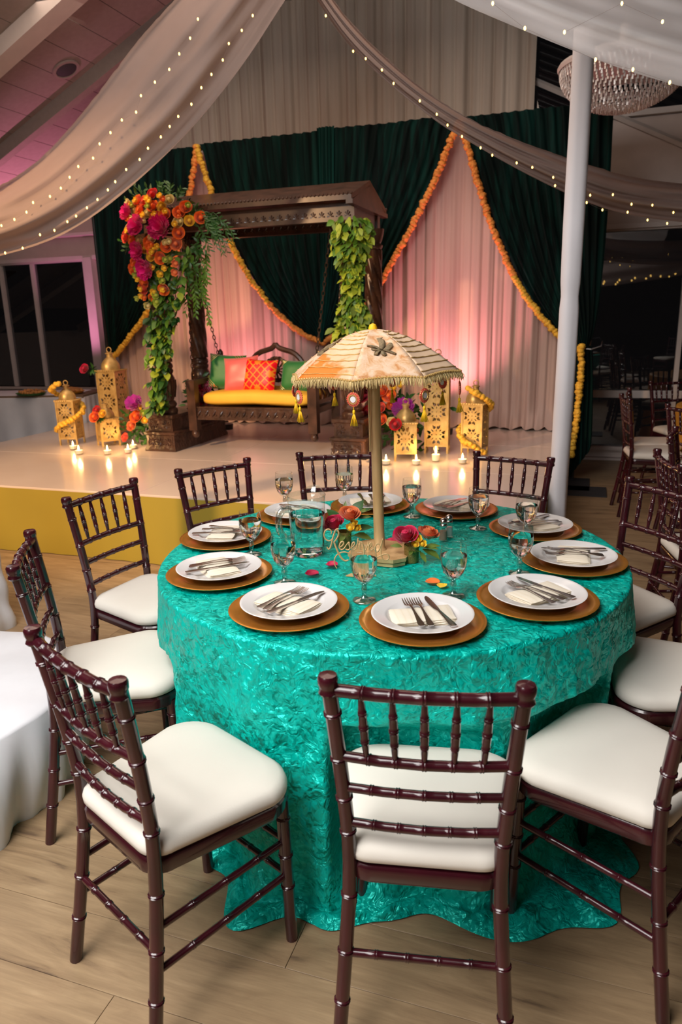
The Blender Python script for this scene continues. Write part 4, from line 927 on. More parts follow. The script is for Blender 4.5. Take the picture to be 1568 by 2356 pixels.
b3b = [(0.94, 2.613), (1.162, 2.708), (1.329, 2.641)]
lights('upper string of fairy lights along the left swag', b1a, 4.88, 0.965); lights('lower string of fairy lights along the left swag', b1b, 4.88, 0.965)
lights('long string of fairy lights along the right swag', b2a, 5.17, 0.965); lights('short lower string of fairy lights at the right end of the swag', b2b, 5.17, 0.965)
lights('string of fairy lights along the edge of the top right swag', b3a, 3.28, 0.97); lights('three fairy lights up inside the top right swag', b3b, 3.28, 0.97)

# ================================================================= fabric covered pole
def polefn(a, b):
    an = a * 2 * pi; z = b * 3.0; r = 0.058 + 0.006 * ns(cos(an) * 1.5, sin(an) * 1.5, z * 1.2) + 0.003 * sin(an * 3 + z * 1.5) - 0.006 * math.exp(-((z - 1.62) / 0.05) ** 2) + 0.006 * max(0, 0.6 - z)
    return (r * cos(an), r * sin(an), z)
thing('fabric_wrapped_pole', 'tall white fabric-wrapped pole between the stage and the open floor', 'pole', ST(1.186, 0.80, 0), 0, me=MB().grid(polefn, 32, 90, True).lathe([(0, 3.0), (0.05, 3.0)], 12).mesh('fabric_wrapped_pole', 'pole_cloth', sharp=0))

# ================================================================= crystal chandelier
ch = thing('crystal_chandelier', 'round crystal chandelier hanging at upper right behind the pole', 'chandelier', ST(1.42, 2.2, 2.98), A19)
mb = MB(); random.seed(3)
for k in range(22):
    ph = (k + 0.5) / 22 * pi / 2; r = 0.43 * cos(ph); z = 0.19 - 0.27 * sin(ph)
    n_ = int(6 + r * 170)
    for i in range(n_):
        a = 2 * pi * i / n_ + k * .37; mb.box((r * cos(a), r * sin(a), z), (0.011, 0.006, 0.030), Matrix.Rotation(a + 1.57 + random.uniform(-.5, .5), 3, 'Z'))
link('crystal_strands', mb.mesh('crystal_strands', 'crystal', sharp=10), ch, kind='stuff')
link('frame', MB().lathe([(0.44, 0.19), (0.45, 0.21), (0.44, 0.23), (0.05, 0.25), (0.04, 0.45), (0, 0.46)], 40).mesh('frame', 'white_paint'), ch)
link('rod', MB().tube([(0, 0, 0.4), (0, 0, 0.98)], 0.012, 8).mesh('rod', 'chain_metal'), ch)

exec_tables = True
# ================================================================= chiavari chair
def rod(pts, r, nodes, n=10, taper=None, bump=1.17):
    pts = [Vector(p) for p in pts]; L_ = plen(pts); fr = []
    for i in range(17): fr.append((i / 16, 1.0))
    for f in nodes:
        d = 0.0042 / L_; fr = [q for q in fr if abs(q[0] - f) > d * 1.4 or q[0] in (0.0, 1.0)]
        fr += [(f - d * 1.1, 1.0), (f - d * .6, bump), (f - d * .1, 1.03), (f + d * .1, 1.03), (f + d * .6, bump), (f + d * 1.1, 1.0)]
    fr = sorted((max(0, min(1, a)), b) for a, b in fr); return MB().tube([samp(pts, a) for a, _ in fr], [r * b * (taper(a) if taper else 1) for a, b in fr], n)
TX, SX, FX = 0.18, 0.152, 0.18
back_pts = lambda s: smooth_poly([(s * FX, -0.235, 0.0), (s * 0.163, -0.195, 0.25), (s * SX, -0.170, 0.44), (s * 0.160, -0.178, 0.60), (s * TX, -0.222, 0.895)], 2)
def bx(z): t = samp_z(back_pts(1), z); return t
def samp_z(P, z):
    for i in range(len(P) - 1):
        if P[i].z <= z <= P[i + 1].z: return P[i].lerp(P[i + 1], (z - P[i].z) / (P[i + 1].z - P[i].z))
    return P[-1]
def outline(grow=0.0, n=8):
    c = [(-0.163 - grow, -0.185 - grow, .055), (0.163 + grow, -0.185 - grow, .055), (0.208 + grow, 0.20 + grow, .095), (-0.208 - grow, 0.20 + grow, .095)]; out = []
    ang0 = [pi, 1.5 * pi, 0, .5 * pi]
    for (x, y, r), a0 in zip(c, ang0):
        cx = x + (r if x < 0 else -r); cy = y + (r if y < 0 else -r)
        for i in range(n + 1): a = a0 + i / n * pi / 2; out.append((cx + r * cos(a), cy + r * sin(a)))
    return out
CH = {}
def build_chair_meshes():
    for s, nm in ((-1, 'bl'), (1, 'br')):
        P = back_pts(s); mb = rod(P, 0.0155, [.14, .27, .415, .585, .68, .79, .91], 12, lambda t: 1.0)
        tp = samp(P, 1); mb.lathe([(0.0155, tp.z - .035), (0.0190, tp.z - .03), (0.0165, tp.z - .022), (0.017, tp.z - .018), (0.0195, tp.z - .012), (0.0200, tp.z), (0.017, tp.z + .006), (0, tp.z + .008)], 14, tp.x, tp.y)
        CH['post' + nm] = mb.mesh('back_leg', 'mahogany', sharp=50)
        CH['leg' + nm] = rod([(s * 0.178, 0.172, 0), (s * 0.174, 0.165, 0.42)], 0.0165, [.40, .62, .88], 12, lambda t: 0.92 + .1 * t).mesh('front_leg', 'mahogany', sharp=50)
    def hr(z, dy=0, sag=-0.016, r=0.0105, nodes=(.18, .34, .5, .66, .82)):
        p = samp_z(back_pts(1), z); return rod([(-p.x, p.y, z), (-p.x * .5, p.y + sag * .75, z), (0, p.y + sag, z), (p.x * .5, p.y + sag * .75, z), (p.x, p.y, z)], r, nodes, 10)
    CH['top'] = hr(0.868, r=0.013).mesh('top_rail', 'mahogany', sharp=50)
    CH['r1'] = hr(0.712, r=0.011).mesh('back_rail', 'mahogany', sharp=50); CH['r2'] = hr(0.634, sag=-.012, r=0.010).mesh('back_rail', 'mahogany', sharp=50); CH['r3'] = hr(0.546, sag=-.012, r=0.010).mesh('back_rail', 'mahogany', sharp=50)
    pt, pb = samp_z(back_pts(1), 0.868), samp_z(back_pts(1), 0.712)
    for i in range(5):
        f = -1 + 2 * (i + 1) / 6; sg = -0.016 * (1 - f * f)
        CH['sp%d' % i] = rod([(pt.x * f, pt.y + sg, 0.866), (pb.x * f * 1.0, pb.y + sg, 0.714)], 0.0080, [.28, .5, .72], 8, lambda t: 0.60 + .5 * sin(t * pi)).mesh('spindle', 'mahogany', sharp=50)
    o = outline(0.0); mb = MB(); k = len(o)
    for g, z in ((-.004, .405), (0.002, .41), (0.004, .44), (-.002, .447)): mb.v += [(x * (1 + g * 4), y * (1 + g * 4), z) for x, y in o]
    mb.f += [(j * k + i, j * k + (i + 1) % k, (j + 1) * k + (i + 1) % k, (j + 1) * k + i) for j in range(3) for i in range(k)] + [tuple(reversed(range(k))), tuple(3 * k + i for i in range(k))]
    CH['frame'] = mb.mesh('seat_frame', 'mahogany', sharp=40)
    mb = MB(); o = outline(0.0)
    prof = [(.97, .447), (1.005, .453), (1.01, .466), (.985, .481), (.93, .490), (.8, .4965), (.6, .501), (.35, .503), (.12, .504)]
    for f, z in prof: mb.v += [(x * f * 1.035, y * f, z + .004 * (1 - (2.2 * x) ** 2)) for x, y in o]
    mb.f += [(j * k + i, j * k + (i + 1) % k, (j + 1) * k + (i + 1) % k, (j + 1) * k + i) for j in range(len(prof) - 1) for i in range(k)] + [tuple((len(prof) - 1) * k + i for i in range(k))]
    CH['cushion'] = mb.mesh('cushion', 'seat_cushion', sharp=0)
    for s, nm in ((-1, 'l'), (1, 'r')):
        for z in (.20, .30):
            b_ = samp_z(back_pts(s), z - .01); CH['st%s%d' % (nm, z * 100)] = rod([(s * .176, .168, z), (b_.x, b_.y, z - .01)], 0.0085, (.25, .5, .75), 8).mesh('stretcher', 'mahogany', sharp=50)
    CH['stf1'] = rod([(-.176, .168, .30), (.176, .168, .30)], 0.0085, (.2, .4, .6, .8), 8).mesh('stretcher', 'mahogany', sharp=50)
    CH['stf2'] = rod([(-.176, .168, .20), (.176, .168, .20)], 0.0085, (.2, .4, .6, .8), 8).mesh('stretcher', 'mahogany', sharp=50)
    b_ = samp_z(back_pts(1), .235); CH['stb'] = rod([(-b_.x, b_.y, .235), (b_.x, b_.y, .235)], 0.0088, (.2, .4, .6, .8), 8).mesh('stretcher', 'mahogany', sharp=50)
build_chair_meshes()
def chair_proto(label, group):
    t = thing('chiavari_chair', label, 'chair', group=group)
    for k, me in CH.items():
        o = link(me.name.split('.')[0], me, t)
        if k == 'cushion': o['label'] = 'ivory seat pad'
    return t
GRP = 'chiavari chairs around the turquoise table'
proto = chair_proto('x', GRP); first = [True]
def chair(x, y, facing, label, group=GRP):
    c = proto if first[0] else copy_tree(proto); first[0] = False
    c.location = (x, y, 0); c.rotation_euler = (0, 0, R(facing - 90)); c['label'] = label; c['group'] = group; return c
def by_back(mx, my, f, label, group=GRP): d = Vector((cos(R(f)), sin(R(f)))); return chair(mx + .222 * d.x, my + .222 * d.y, f, label, group)
by_back(.1455, 1.1875, 81.4, 'mahogany chiavari chair nearest the camera, seen from behind at bottom centre')
by_back(-.554, 1.34, 46.3, 'mahogany chiavari chair at lower left with its whole white seat showing')
by_back(-.955, 2.055, 15.6, 'mahogany chiavari chair at far left edge, seen side-on behind the lower left chair')
by_back(-.9575, 2.82, -28, 'mahogany chiavari chair at left in front of the yellow skirt, white seat half hidden')
by_back(-.58, 3.26, -50.6, 'mahogany chiavari chair behind the table, left of the water pitcher')
by_back(-.0165, 3.49, -86, 'mahogany chiavari chair behind the table directly left of the umbrella pole')
by_back(.805, 3.30, -124.7, 'mahogany chiavari chair behind the table beside the white pole')
by_back(1.215, 2.615, -157.7, 'mahogany chiavari chair right of the table against the dark floor')
chair(1.015, 1.975, 166, 'mahogany chiavari chair at right edge, only its white seat showing')
chair(.668, 1.545, 132, 'mahogany chiavari chair at lower right, big white seat turned left')
G2 = 'chiavari chairs at the tables in the right background'
by_back(2.17, 5.47, -12, 'dark chiavari chair in the right background, front one of the pair seen side-on', G2)
by_back(2.36, 5.88, -22, 'dark chiavari chair in the right background, rear one of the pair seen side-on', G2)
by_back(1.47, 3.16, -8, 'dark chiavari chair at the right edge just behind the near right-hand chair', G2)
by_back(1.79, 3.83, -28, 'dark chiavari chair at the right edge, between the nearer chair and the gold table', G2)
by_back(2.33, 4.80, 20, 'dark chiavari chair at the right edge standing before the gold tablecloth', G2)
by_back(3.0, 6.62, -75, 'dark chiavari chair on the far side of the gold tablecloth table', G2)
for i, (x, y, f) in enumerate([(3.6, 3.4, 140), (3.4, 4.3, 200), (-2.6, -1.5, 30), (1.2, -1.8, 120)]): by_back(x, y, f, ['dark chiavari chair beyond the right edge of the view', 'dark chiavari chair beyond the right edge behind another one', 'chair behind the photographer on the left', 'chair behind the photographer on the right'][i], G2)

# ================================================================= main round table
TC = Vector((0.162, 2.330)); TR = 0.757; TZ = 0.76
tt = thing('round_table', 'round folding banquet table hidden under the turquoise cloth', 'table', (TC.x, TC.y, 0))
link('tabletop', MB().lathe([(0, .725), (.74, .725), (.745, .73), (.745, .748), (.74, .75), (0, .75)], 64).mesh('tabletop', 'floor_base'), tt)
for k in range(4):
    a = pi / 4 + k * pi / 2; link('leg', MB().tube([(.45 * cos(a), .45 * sin(a), .73), (.52 * cos(a), .52 * sin(a), 0)], .015, 8).mesh('leg', 'black_metal'), tt)
NA = 560
prof = [(0.0, 0)] 
rows = []
for i in range(1, 66): rows.append(('top', TR * i / 66))
for i in range(6): rows.append(('rim', i / 5))
for i in range(1, 92): rows.append(('side', i / 91))
for i in range(1, 8): rows.append(('pud', i / 7))
def crk(x, y, z): 
    q = Vector((x, y, z)); w_ = noise.noise_vector(q * 7) * 0.05; q = q + w_
    return 1 - 2.2 * abs(noise.noise(q * 16)), 1 - 2.2 * abs(noise.noise(q * 34 + Vector((5, 3, 1))))
def lobes(a, z):  # fold pattern of the skirt; a = angle
    t = (TZ - z) / TZ
    f = 0.030 * sin(a * 9 + 1.2 * sin(a * 2)) + 0.018 * sin(a * 15 + 2 + sin(a * 3)) + 0.008 * sin(a * 27 + 1.7)
    return 1.2 * f * min(1, t * 2.2) * (0.45 + 0.55 * t) + 0.012 * t
CHP = [c for c in COL.objects if c.name.startswith('chiavari_chair') and (Vector(c.location[:2]) - TC).length < 1.05]
CHP = [(c.location.x - TC.x, c.location.y - TC.y, c.rotation_euler.z) for c in CHP]
def clear(x, y, z):
    if z > .57: return x, y
    k = min(1, (.57 - z) / .05)
    for cx, cy, rz in CHP:
        ax, ay = x - cx, y - cy; lx = ax * cos(rz) + ay * sin(rz); ly = -ax * sin(rz) + ay * cos(rz)
        wx = .255 - abs(lx)
        if wx > 0 and ly < .222: 
            d_ = (.222 - ly) * min(1, wx / .035) * k * (1 if z > .15 else z / .15); x += -sin(rz) * d_; y += cos(rz) * d_
    return x, y
verts = [(0, 0, TZ)]; faces = []
puds = [1 + 0.6 * sin(a * 2 * pi / NA * 3 + .5) for a in range(NA)]
for kd, t in rows:
    for k in range(NA):
        a = 2 * pi * k / NA; ca, sa = cos(a), sin(a)
        if kd == 'top':
            x, y = t * ca, t * sa; c1_, c2_ = crk(x, y, .5); verts.append((x, y, TZ + .0016 * c1_ + .0010 * c2_ - .001))
        elif kd == 'rim':
            ph = t * pi / 2; r = TR + .012 * sin(ph) ; z = TZ - .012 * (1 - cos(ph)); c1_, _ = crk(r * ca, r * sa, z); verts.append(((r + .002 * c1_) * ca, (r + .002 * c1_) * sa, z))
        elif kd == 'side':
            z = lerp(TZ - .012, 0.022, t); r = TR + .012 + lobes(a, z); c1_, c2_ = crk(r * ca * 1.0, r * sa * 1.0, z * .8)
            g = min(1, t * 6); r += g * (.0055 * c1_ + .0026 * c2_); verts.append((*clear(r * ca, r * sa, z), z))
        else:
            r0 = TR + .012 + lobes(a, .02); ext = (.035 + .10 * max(0, ns(ca * 1.6 + 2, sa * 1.6)) + .12 * math.exp(-((atan2(sin(a + .95), cos(a + .95))) / .35) ** 2)) * (1 + .2 * sin(a * 23))
            r = r0 + ext * t; z = 0.020 * (1 - t) + .006 + .016 * sin(t * pi) * (.6 + .4 * sin(a * 31 + 3 * t)) + .006 * sin(a * 57 + t * 4) * sin(t * pi)
            verts.append((r * ca, r * sa, max(.004, z)))
nr = len(rows)
for k in range(NA): faces.append((0, 1 + k, 1 + (k + 1) % NA))
for j in range(nr - 1):
    for k in range(NA): a = 1 + j * NA; faces.append((a + k, a + NA + k, a + NA + (k + 1) % NA, a + (k + 1) % NA))
me = D.meshes.new('tablecloth'); me.from_pydata(verts, [], faces); me.materials.append(M['turquoise_satin']); me.shade_smooth()
thing('tablecloth', 'turquoise crushed satin tablecloth draped to the floor over the round table', 'tablecloth', (TC.x, TC.y, 0), me=me)
TZ1 = TZ + 0.0025

# ---- place settings
chm = MB().lathe([(0, .003), (.10, .003), (.108, .002), (.118, .009), (.150, .012), (.164, .0155), (.1655, .0145), (.160, .0095), (.118, .004), (.11, .0), (0, .0)], 72).mesh('charger', 'gold_charger', sharp=60)
plm = MB().lathe([(0, .005), (.078, .005), (.086, .0065), (.094, .0145), (.10, .0165), (.126, .0205), (.131, .0225), (.1335, .0215), (.131, .0185), (.10, .012), (.088, .003), (.08, .0), (0, .0)], 72).mesh('plate', 'white_china', sharp=60)
def strip(mb, pts, th):   # flat piece: list of (x, y, halfwidth, z), length along y
    k = len(mb.v)
    for x, y, hw, z in pts: mb.v += [(x - hw, y, z - th), (x + hw, y, z - th), (x + hw, y, z + th * .6), (x, y, z + th), (x - hw, y, z + th * .6)]
    for j in range(len(pts) - 1):
        for i in range(5): mb.f.append((k + j * 5 + i, k + j * 5 + (i + 1) % 5, k + j * 5 + 5 + (i + 1) % 5, k + j * 5 + 5 + i))
    mb.f.append(tuple(k + i for i in reversed(range(5)))); mb.f.append(tuple(k + (len(pts) - 1) * 5 + i for i in range(5)))
def fork_mesh():
    mb = MB(); strip(mb, [(0, -.088, .003, .001), (0, -.086, .0075, .001), (0, -.074, .0085, .0015), (0, -.05, .0058, .003), (0, -.01, .003, .006), (0, .02, .0026, .007), (0, .032, .004, .006), (0, .038, .0095, .004), (0, .048, .0115, .002)], .0013)
    for i in range(4): x = -.0098 + i * .0065; strip(mb, [(x, .047, .0022, .002), (x, .065, .0018, .001), (x, .082, .0014, .003), (x, .090, .0006, .0048)], .001)
    return mb.mesh('fork', 'cutlery_steel', sharp=50)
def knife_mesh():
    mb = MB(); strip(mb, [(0, -.10, .003, .002), (0, -.098, .008, .002), (0, -.085, .0088, .002), (0, -.05, .0065, .002), (0, -.01, .0045, .002), (0, .004, .004, .002)], .0022)
    strip(mb, [(0, .002, .004, .002), (-.001, .02, .0075, .002), (-.001, .05, .0085, .002), (.0, .08, .008, .002), (.002, .096, .006, .002), (.003, .104, .002, .002)], .0009); return mb.mesh('knife', 'cutlery_steel', sharp=50)
fkm, knm = fork_mesh(), knife_mesh()
def napkin_mesh(seed):
    mb = MB()
    for k in range(4):
        w_, d_ = .168 - .003 * k, .100 - .002 * k; z = .0038 * k
        def fn(a, b, top):
            x = (a - .5) * w_ * (1 + .02 * sin(b * 5 + k + seed)); y = (b - .5) * d_ + .004 * sin(a * 4 + k + seed); e = min(1, 8 * min(a, 1 - a)) * min(1, 6 * min(b, 1 - b))
            return (x, y, z + (.0038 * (e ** .4) if top else 0) + .0012 * ns(a * 4, b * 3, seed + k))
        mb.grid(lambda a, b: fn(a, b, True), 14, 10); mb2 = MB().grid(lambda a, b: fn(a, b, False), 14, 10); mb2.f = [tuple(reversed(f)) for f in mb2.f]; mb.merge(mb2)
    mb.tube([(-.071, -.040 + .0 * i, .002 + .004 * i) for i in range(2)] + [(-.071, .03, .008)], .004, 6) if False else None
    return mb.mesh('napkin', 'napkin_cloth', sharp=0)
npm = [napkin_mesh(s) for s in (1, 2, 3)]
SD = ['at the front place, facing the chair seen from behind', 'at the front left place of the turquoise table', 'at the left place, left of the nearest left goblet', 'at the far left place before the yellow skirt',
      'half hidden behind the water pitcher', 'at the far place behind the umbrella pole', 'at the far place right of the umbrella pole', 'at the far right place beside the white pole', 'at the rightmost place of the table', 'at the front right place of the turquoise table']
ctr = [(.205, 1.738), (-.149, 1.842), (-.387, 2.142), (-.423, 2.518), (-.174, 2.799), (.124, 2.922), (.468, 2.827), (.709, 2.531), (.737, 2.178), (.538, 1.866)]
# utensil layout per setting: (dx, dy, rot) in the frame whose +y points at the table centre; fork, fork, knife; napkin (dx, dy, rot)
LAY = [[(-.024, -.004, 4), (.000, -.006, 3), (.042, -.008, 10), (0, -.006, 2)], [(-.028, .0, -6), (-.008, -.003, -4), (.030, -.008, -12), (0, -.008, -4)], [(-.03, .0, 2), (-.012, -.004, -2), (.024, -.01, 6), (-.005, -.004, 8)],
       [(-.022, .0, -14), (-.002, -.004, 4), (.03, -.006, 22), (.0, -.006, 12)], [(-.03, 0, 20), (-.01, -.01, 10), (.03, 0, -6), (0, -.004, 10)], [(-.05, .0, -8), (-.005, 0, -2), (.032, 0, 4), (0, -.01, 4)],
       [(.030, .005, -16), (.006, .0, -8), (-.035, -.002, -22), (.0, -.01, -8)], [(-.03, .002, -8), (.0, -.002, -14), (.036, 0, 12), (0, -.006, 0)], [(-.018, -.002, 8), (.0, -.006, -16), (.034, -.004, 8), (-.0, -.0, -4)], [(-.030, 0, -10), (-.010, -.004, 2), (.028, -.004, -4), (.002, -.006, -10)]]
for i, (x, y) in enumerate(ctr):
    d = atan2(TC.y - y, TC.x - x) - pi / 2; s = SD[i]
    thing('charger', 'round gold charger plate ' + s, 'charger', (x, y, TZ1), d, 'gold charger plates', chm)
    thing('plate', 'white dinner plate ' + s, 'plate', (x, y, TZ1 + .0125), d, 'white dinner plates', plm)
    c_, s_ = cos(d), sin(d)
    def loc(dx, dy, z): return (x + dx * c_ - dy * s_, y + dx * s_ + dy * c_, z)
    L_ = LAY[i]; zn = TZ1 + .0125 + .006
    dx, dy, r_ = L_[3]; thing('napkin', 'folded cream napkin ' + s, 'napkin', loc(dx, dy, zn), d + R(r_), 'folded cream napkins', npm[i % 3])
    for (dx, dy, r_), nm, me, dz, w_ in ((L_[0], 'fork', fkm, .016, 'outer steel fork '), (L_[1], 'fork', fkm, .0165, 'inner steel fork '), (L_[2], 'knife', knm, .0165, 'steel dinner knife ')):
        o = thing(nm, w_ + s, nm, loc(dx, dy, zn + dz), d + R(r_), 'steel %ss on the napkins' % nm, me)
# ---- goblets
GH = .156
gob = [(.0, .001), (.033, .001), (.0345, .003), (.030, .005), (.012, .009), (.0065, .016), (.0065, .026), (.009, .032), (.0095, .038), (.007, .044), (.0085, .050), (.018, .058), (.030, .074), (.0365, .094), (.0385, .112), (.0375, .132), (.0350, .154), (.0340, .1555),
       (.0333, .154), (.0357, .132), (.0366, .112), (.0345, .094), (.0283, .076), (.016, .061), (.005, .0545), (0, .0535)]
gm = MB().lathe([(.0078, .0495), (.0175, .058), (.0297, .074), (.0362, .094), (.0382, .112), (.0372, .132), (.0346, .154)], 40).tube([(.0346 * cos(a * pi / 16), .0346 * sin(a * pi / 16), .1545) for a in range(32)], .0007, 6, closed=True).mesh('glass_bowl', 'thin_glass', sharp=0)
fm_ = MB().lathe([(0, .001), (.033, .001), (.0345, .003), (.030, .005), (.012, .009), (.0065, .016), (.0065, .026), (.009, .032), (.0095, .038), (.007, .044), (.0078, .0495), (.004, .053), (0, .0535)], 40).mesh('stem', 'stem_glass', sharp=0)
wt = MB().lathe([(0, .0538), (.005, .0548), (.0158, .0614), (.0288, .0745), (.0355, .0944), (.0376, .112), (.0374, .1245), (0, .1245)], 40).mesh('water', 'water', sharp=50)
gl_ = [(.060, 1.905, 'front goblet of water beside the Reserved sign'), (.314, 1.920, 'front goblet of water beside the orange petal'), (-.176, 2.060, 'goblet of water between the pitcher and the front left plate'), (-.307, 2.335, 'goblet of water at the left, on the edge of the far left charger'),
       (-.235, 2.945, 'goblet of water right behind the pitcher handle'), (.018, 3.02, 'goblet of water behind the orange rose'), (.281, 2.762, 'goblet of water just right of the umbrella pole'), (.509, 2.578, 'goblet of water before the far right-hand plate'),
       (.652, 2.442, 'goblet of water half behind another at the right'), (.544, 2.088, 'goblet of water at the right beside the rightmost plate')]
for x, y, lb in gl_:
    t = thing('goblet', lb, 'glass', (x, y, TZ1), 0, 'goblets of water'); link('glass_bowl', gm, t); link('stem', fm_, t); link('water', wt, t)
# ---- pitcher
pt_ = thing('water_pitcher', 'clear plastic pitcher of water left of the Reserved sign', 'pitcher', (-.115, 2.335, TZ1), R(20))
rp = lambda a, z: 1 + .012 * abs(sin(a * 9)) * (1 if .02 < z < .15 else 0) 
def pit(r, a, z):
    sp = math.exp(-((atan2(sin(a - .9), cos(a - .9))) / .45) ** 2); k = max(0, (z - .15) / .05); return r + .022 * sp * k * k, z + .012 * sp * k
def pitch_fn(prof):
    def fn(a, b):
        i = int(round(b * (len(prof) - 1))); r, z = prof[i]; an = a * 2 * pi; r, z = pit(r * rp(an, z), an, z); return (r * cos(an), r * sin(an), z)
    return fn
pf = [(.050, .012), (.0535, .018), (.0555, .03), (.0575, .08), (.0595, .12), (.061, .15), (.062, .17), (.0635, .19), (.0640, .202), (.0655, .204), (.0655, .2065), (.0625, .2065), (.0622, .202), (.0617, .19)]
link('pitcher_body', MB().grid(pitch_fn(pf), 72, len(pf), True).mesh('pitcher_body', 'thin_plastic', sharp=0), pt_)
link('pitcher_foot', MB().lathe([(0, .001), (.048, .001), (.050, .004), (.050, .012), (.048, .0145), (0, .0145)], 48).mesh('pitcher_foot', 'clear_plastic'), pt_)
link('water', MB().grid(pitch_fn([(.001, .0165), (.0500, .0175), (.0547, .031), (.0567, .08), (.0587, .12), (.0598, .142), (.001, .142)]), 72, 7, True).mesh('water', 'water', sharp=50), pt_)
link('handle', MB().tube(smooth_poly([(-.060, -.012, .165), (-.085, -.018, .17), (-.102, -.022, .155), (-.106, -.022, .12), (-.100, -.021, .09), (-.078, -.016, .068), (-.056, -.012, .066)]), .0085, 10, flat=1.4).mesh('handle', 'stem_glass', sharp=0), pt_)
# ---- shakers
for x, y, lb, fm in ((.360, 2.440, 'glass pepper shaker with steel dome cap, front one', 'pepper_fill'), (.386, 2.482, 'glass salt shaker with steel dome cap, behind the other', 'white_china')):
    t = thing('shaker', lb, 'shaker', (x, y, TZ1)); q8 = lambda a, z: 1 + .02 * cos(8 * a)
    link('glass_jar', MB().lathe([(0, .001), (.0155, .001), (.0165, .004), (.015, .03), (.0125, .055)], 32, fn=q8).mesh('glass_jar', 'thin_glass'), t)
    link('filling', MB().lathe([(0, .006), (.0142, .0065), (.0132, .03), (.0125, .038), (0, .039)], 24).mesh('filling', fm), t)
    link('cap', MB().lathe([(.0128, .052), (.0135, .054), (.0135, .060), (.011, .064), (.0135, .067), (.0135, .073), (.011, .080), (.006, .084), (0, .085)], 24).mesh('cap', 'cutlery_steel'), t)
# ---- umbrella centrepiece
UB = Vector((.134, 2.285)); um = thing('table_umbrella', 'small gold and cream velvet parasol centrepiece with tassels on a wooden base', 'umbrella', (UB.x, UB.y, TZ1), 0)
oct_ = lambda s: [(s * x, s * y) for x, y in [(-.070, -.105), (.070, -.105), (.105, -.070), (.105, .070), (.070, .105), (-.070, .105), (-.105, .070), (-.105, -.070)]]
rotb = Matrix.Rotation(R(-20), 2)
def rp_(P): return [tuple(rotb @ Vector(p)) for p in P]
link('base', MB().prism(rp_(oct_(.90)), 0, .010).prism(rp_(oct_(.86)), .010, .014).prism(rp_(oct_(.94)), .014, .026).mesh('base', 'gold_paint', sharp=20), um, label='two-tier gold painted wooden base')
PZ = 0.755
link('pole', MB().lathe([(.024, .026), (.022, .030), (.0185, .036), (.0175, .10), (.0165, .55), (.016, .72), (0, .72)], 20).mesh('pole', 'gold_paint'), um)
link('finial', MB().lathe([(0, .720), (.010, .722), (.0135, .730), (.0135, .742), (.010, .752), (.0, .756)], 16).mesh('finial', 'tassel_thread'), um)
link('pull_rod', MB().tube([(-.020, -.018, .61), (-.021, -.016, .36)], .0032, 6).mesh('pull_rod', 'gold_paint'), um)
RC, ZA, ZR = .268, .738, .605
def can(th, t, sag=1):
    r = RC * t; z = lerp(ZA, ZR, t ** 1.75); return r, z
a0 = R(-16)
dirv = lambda th: (sin(th), -cos(th))
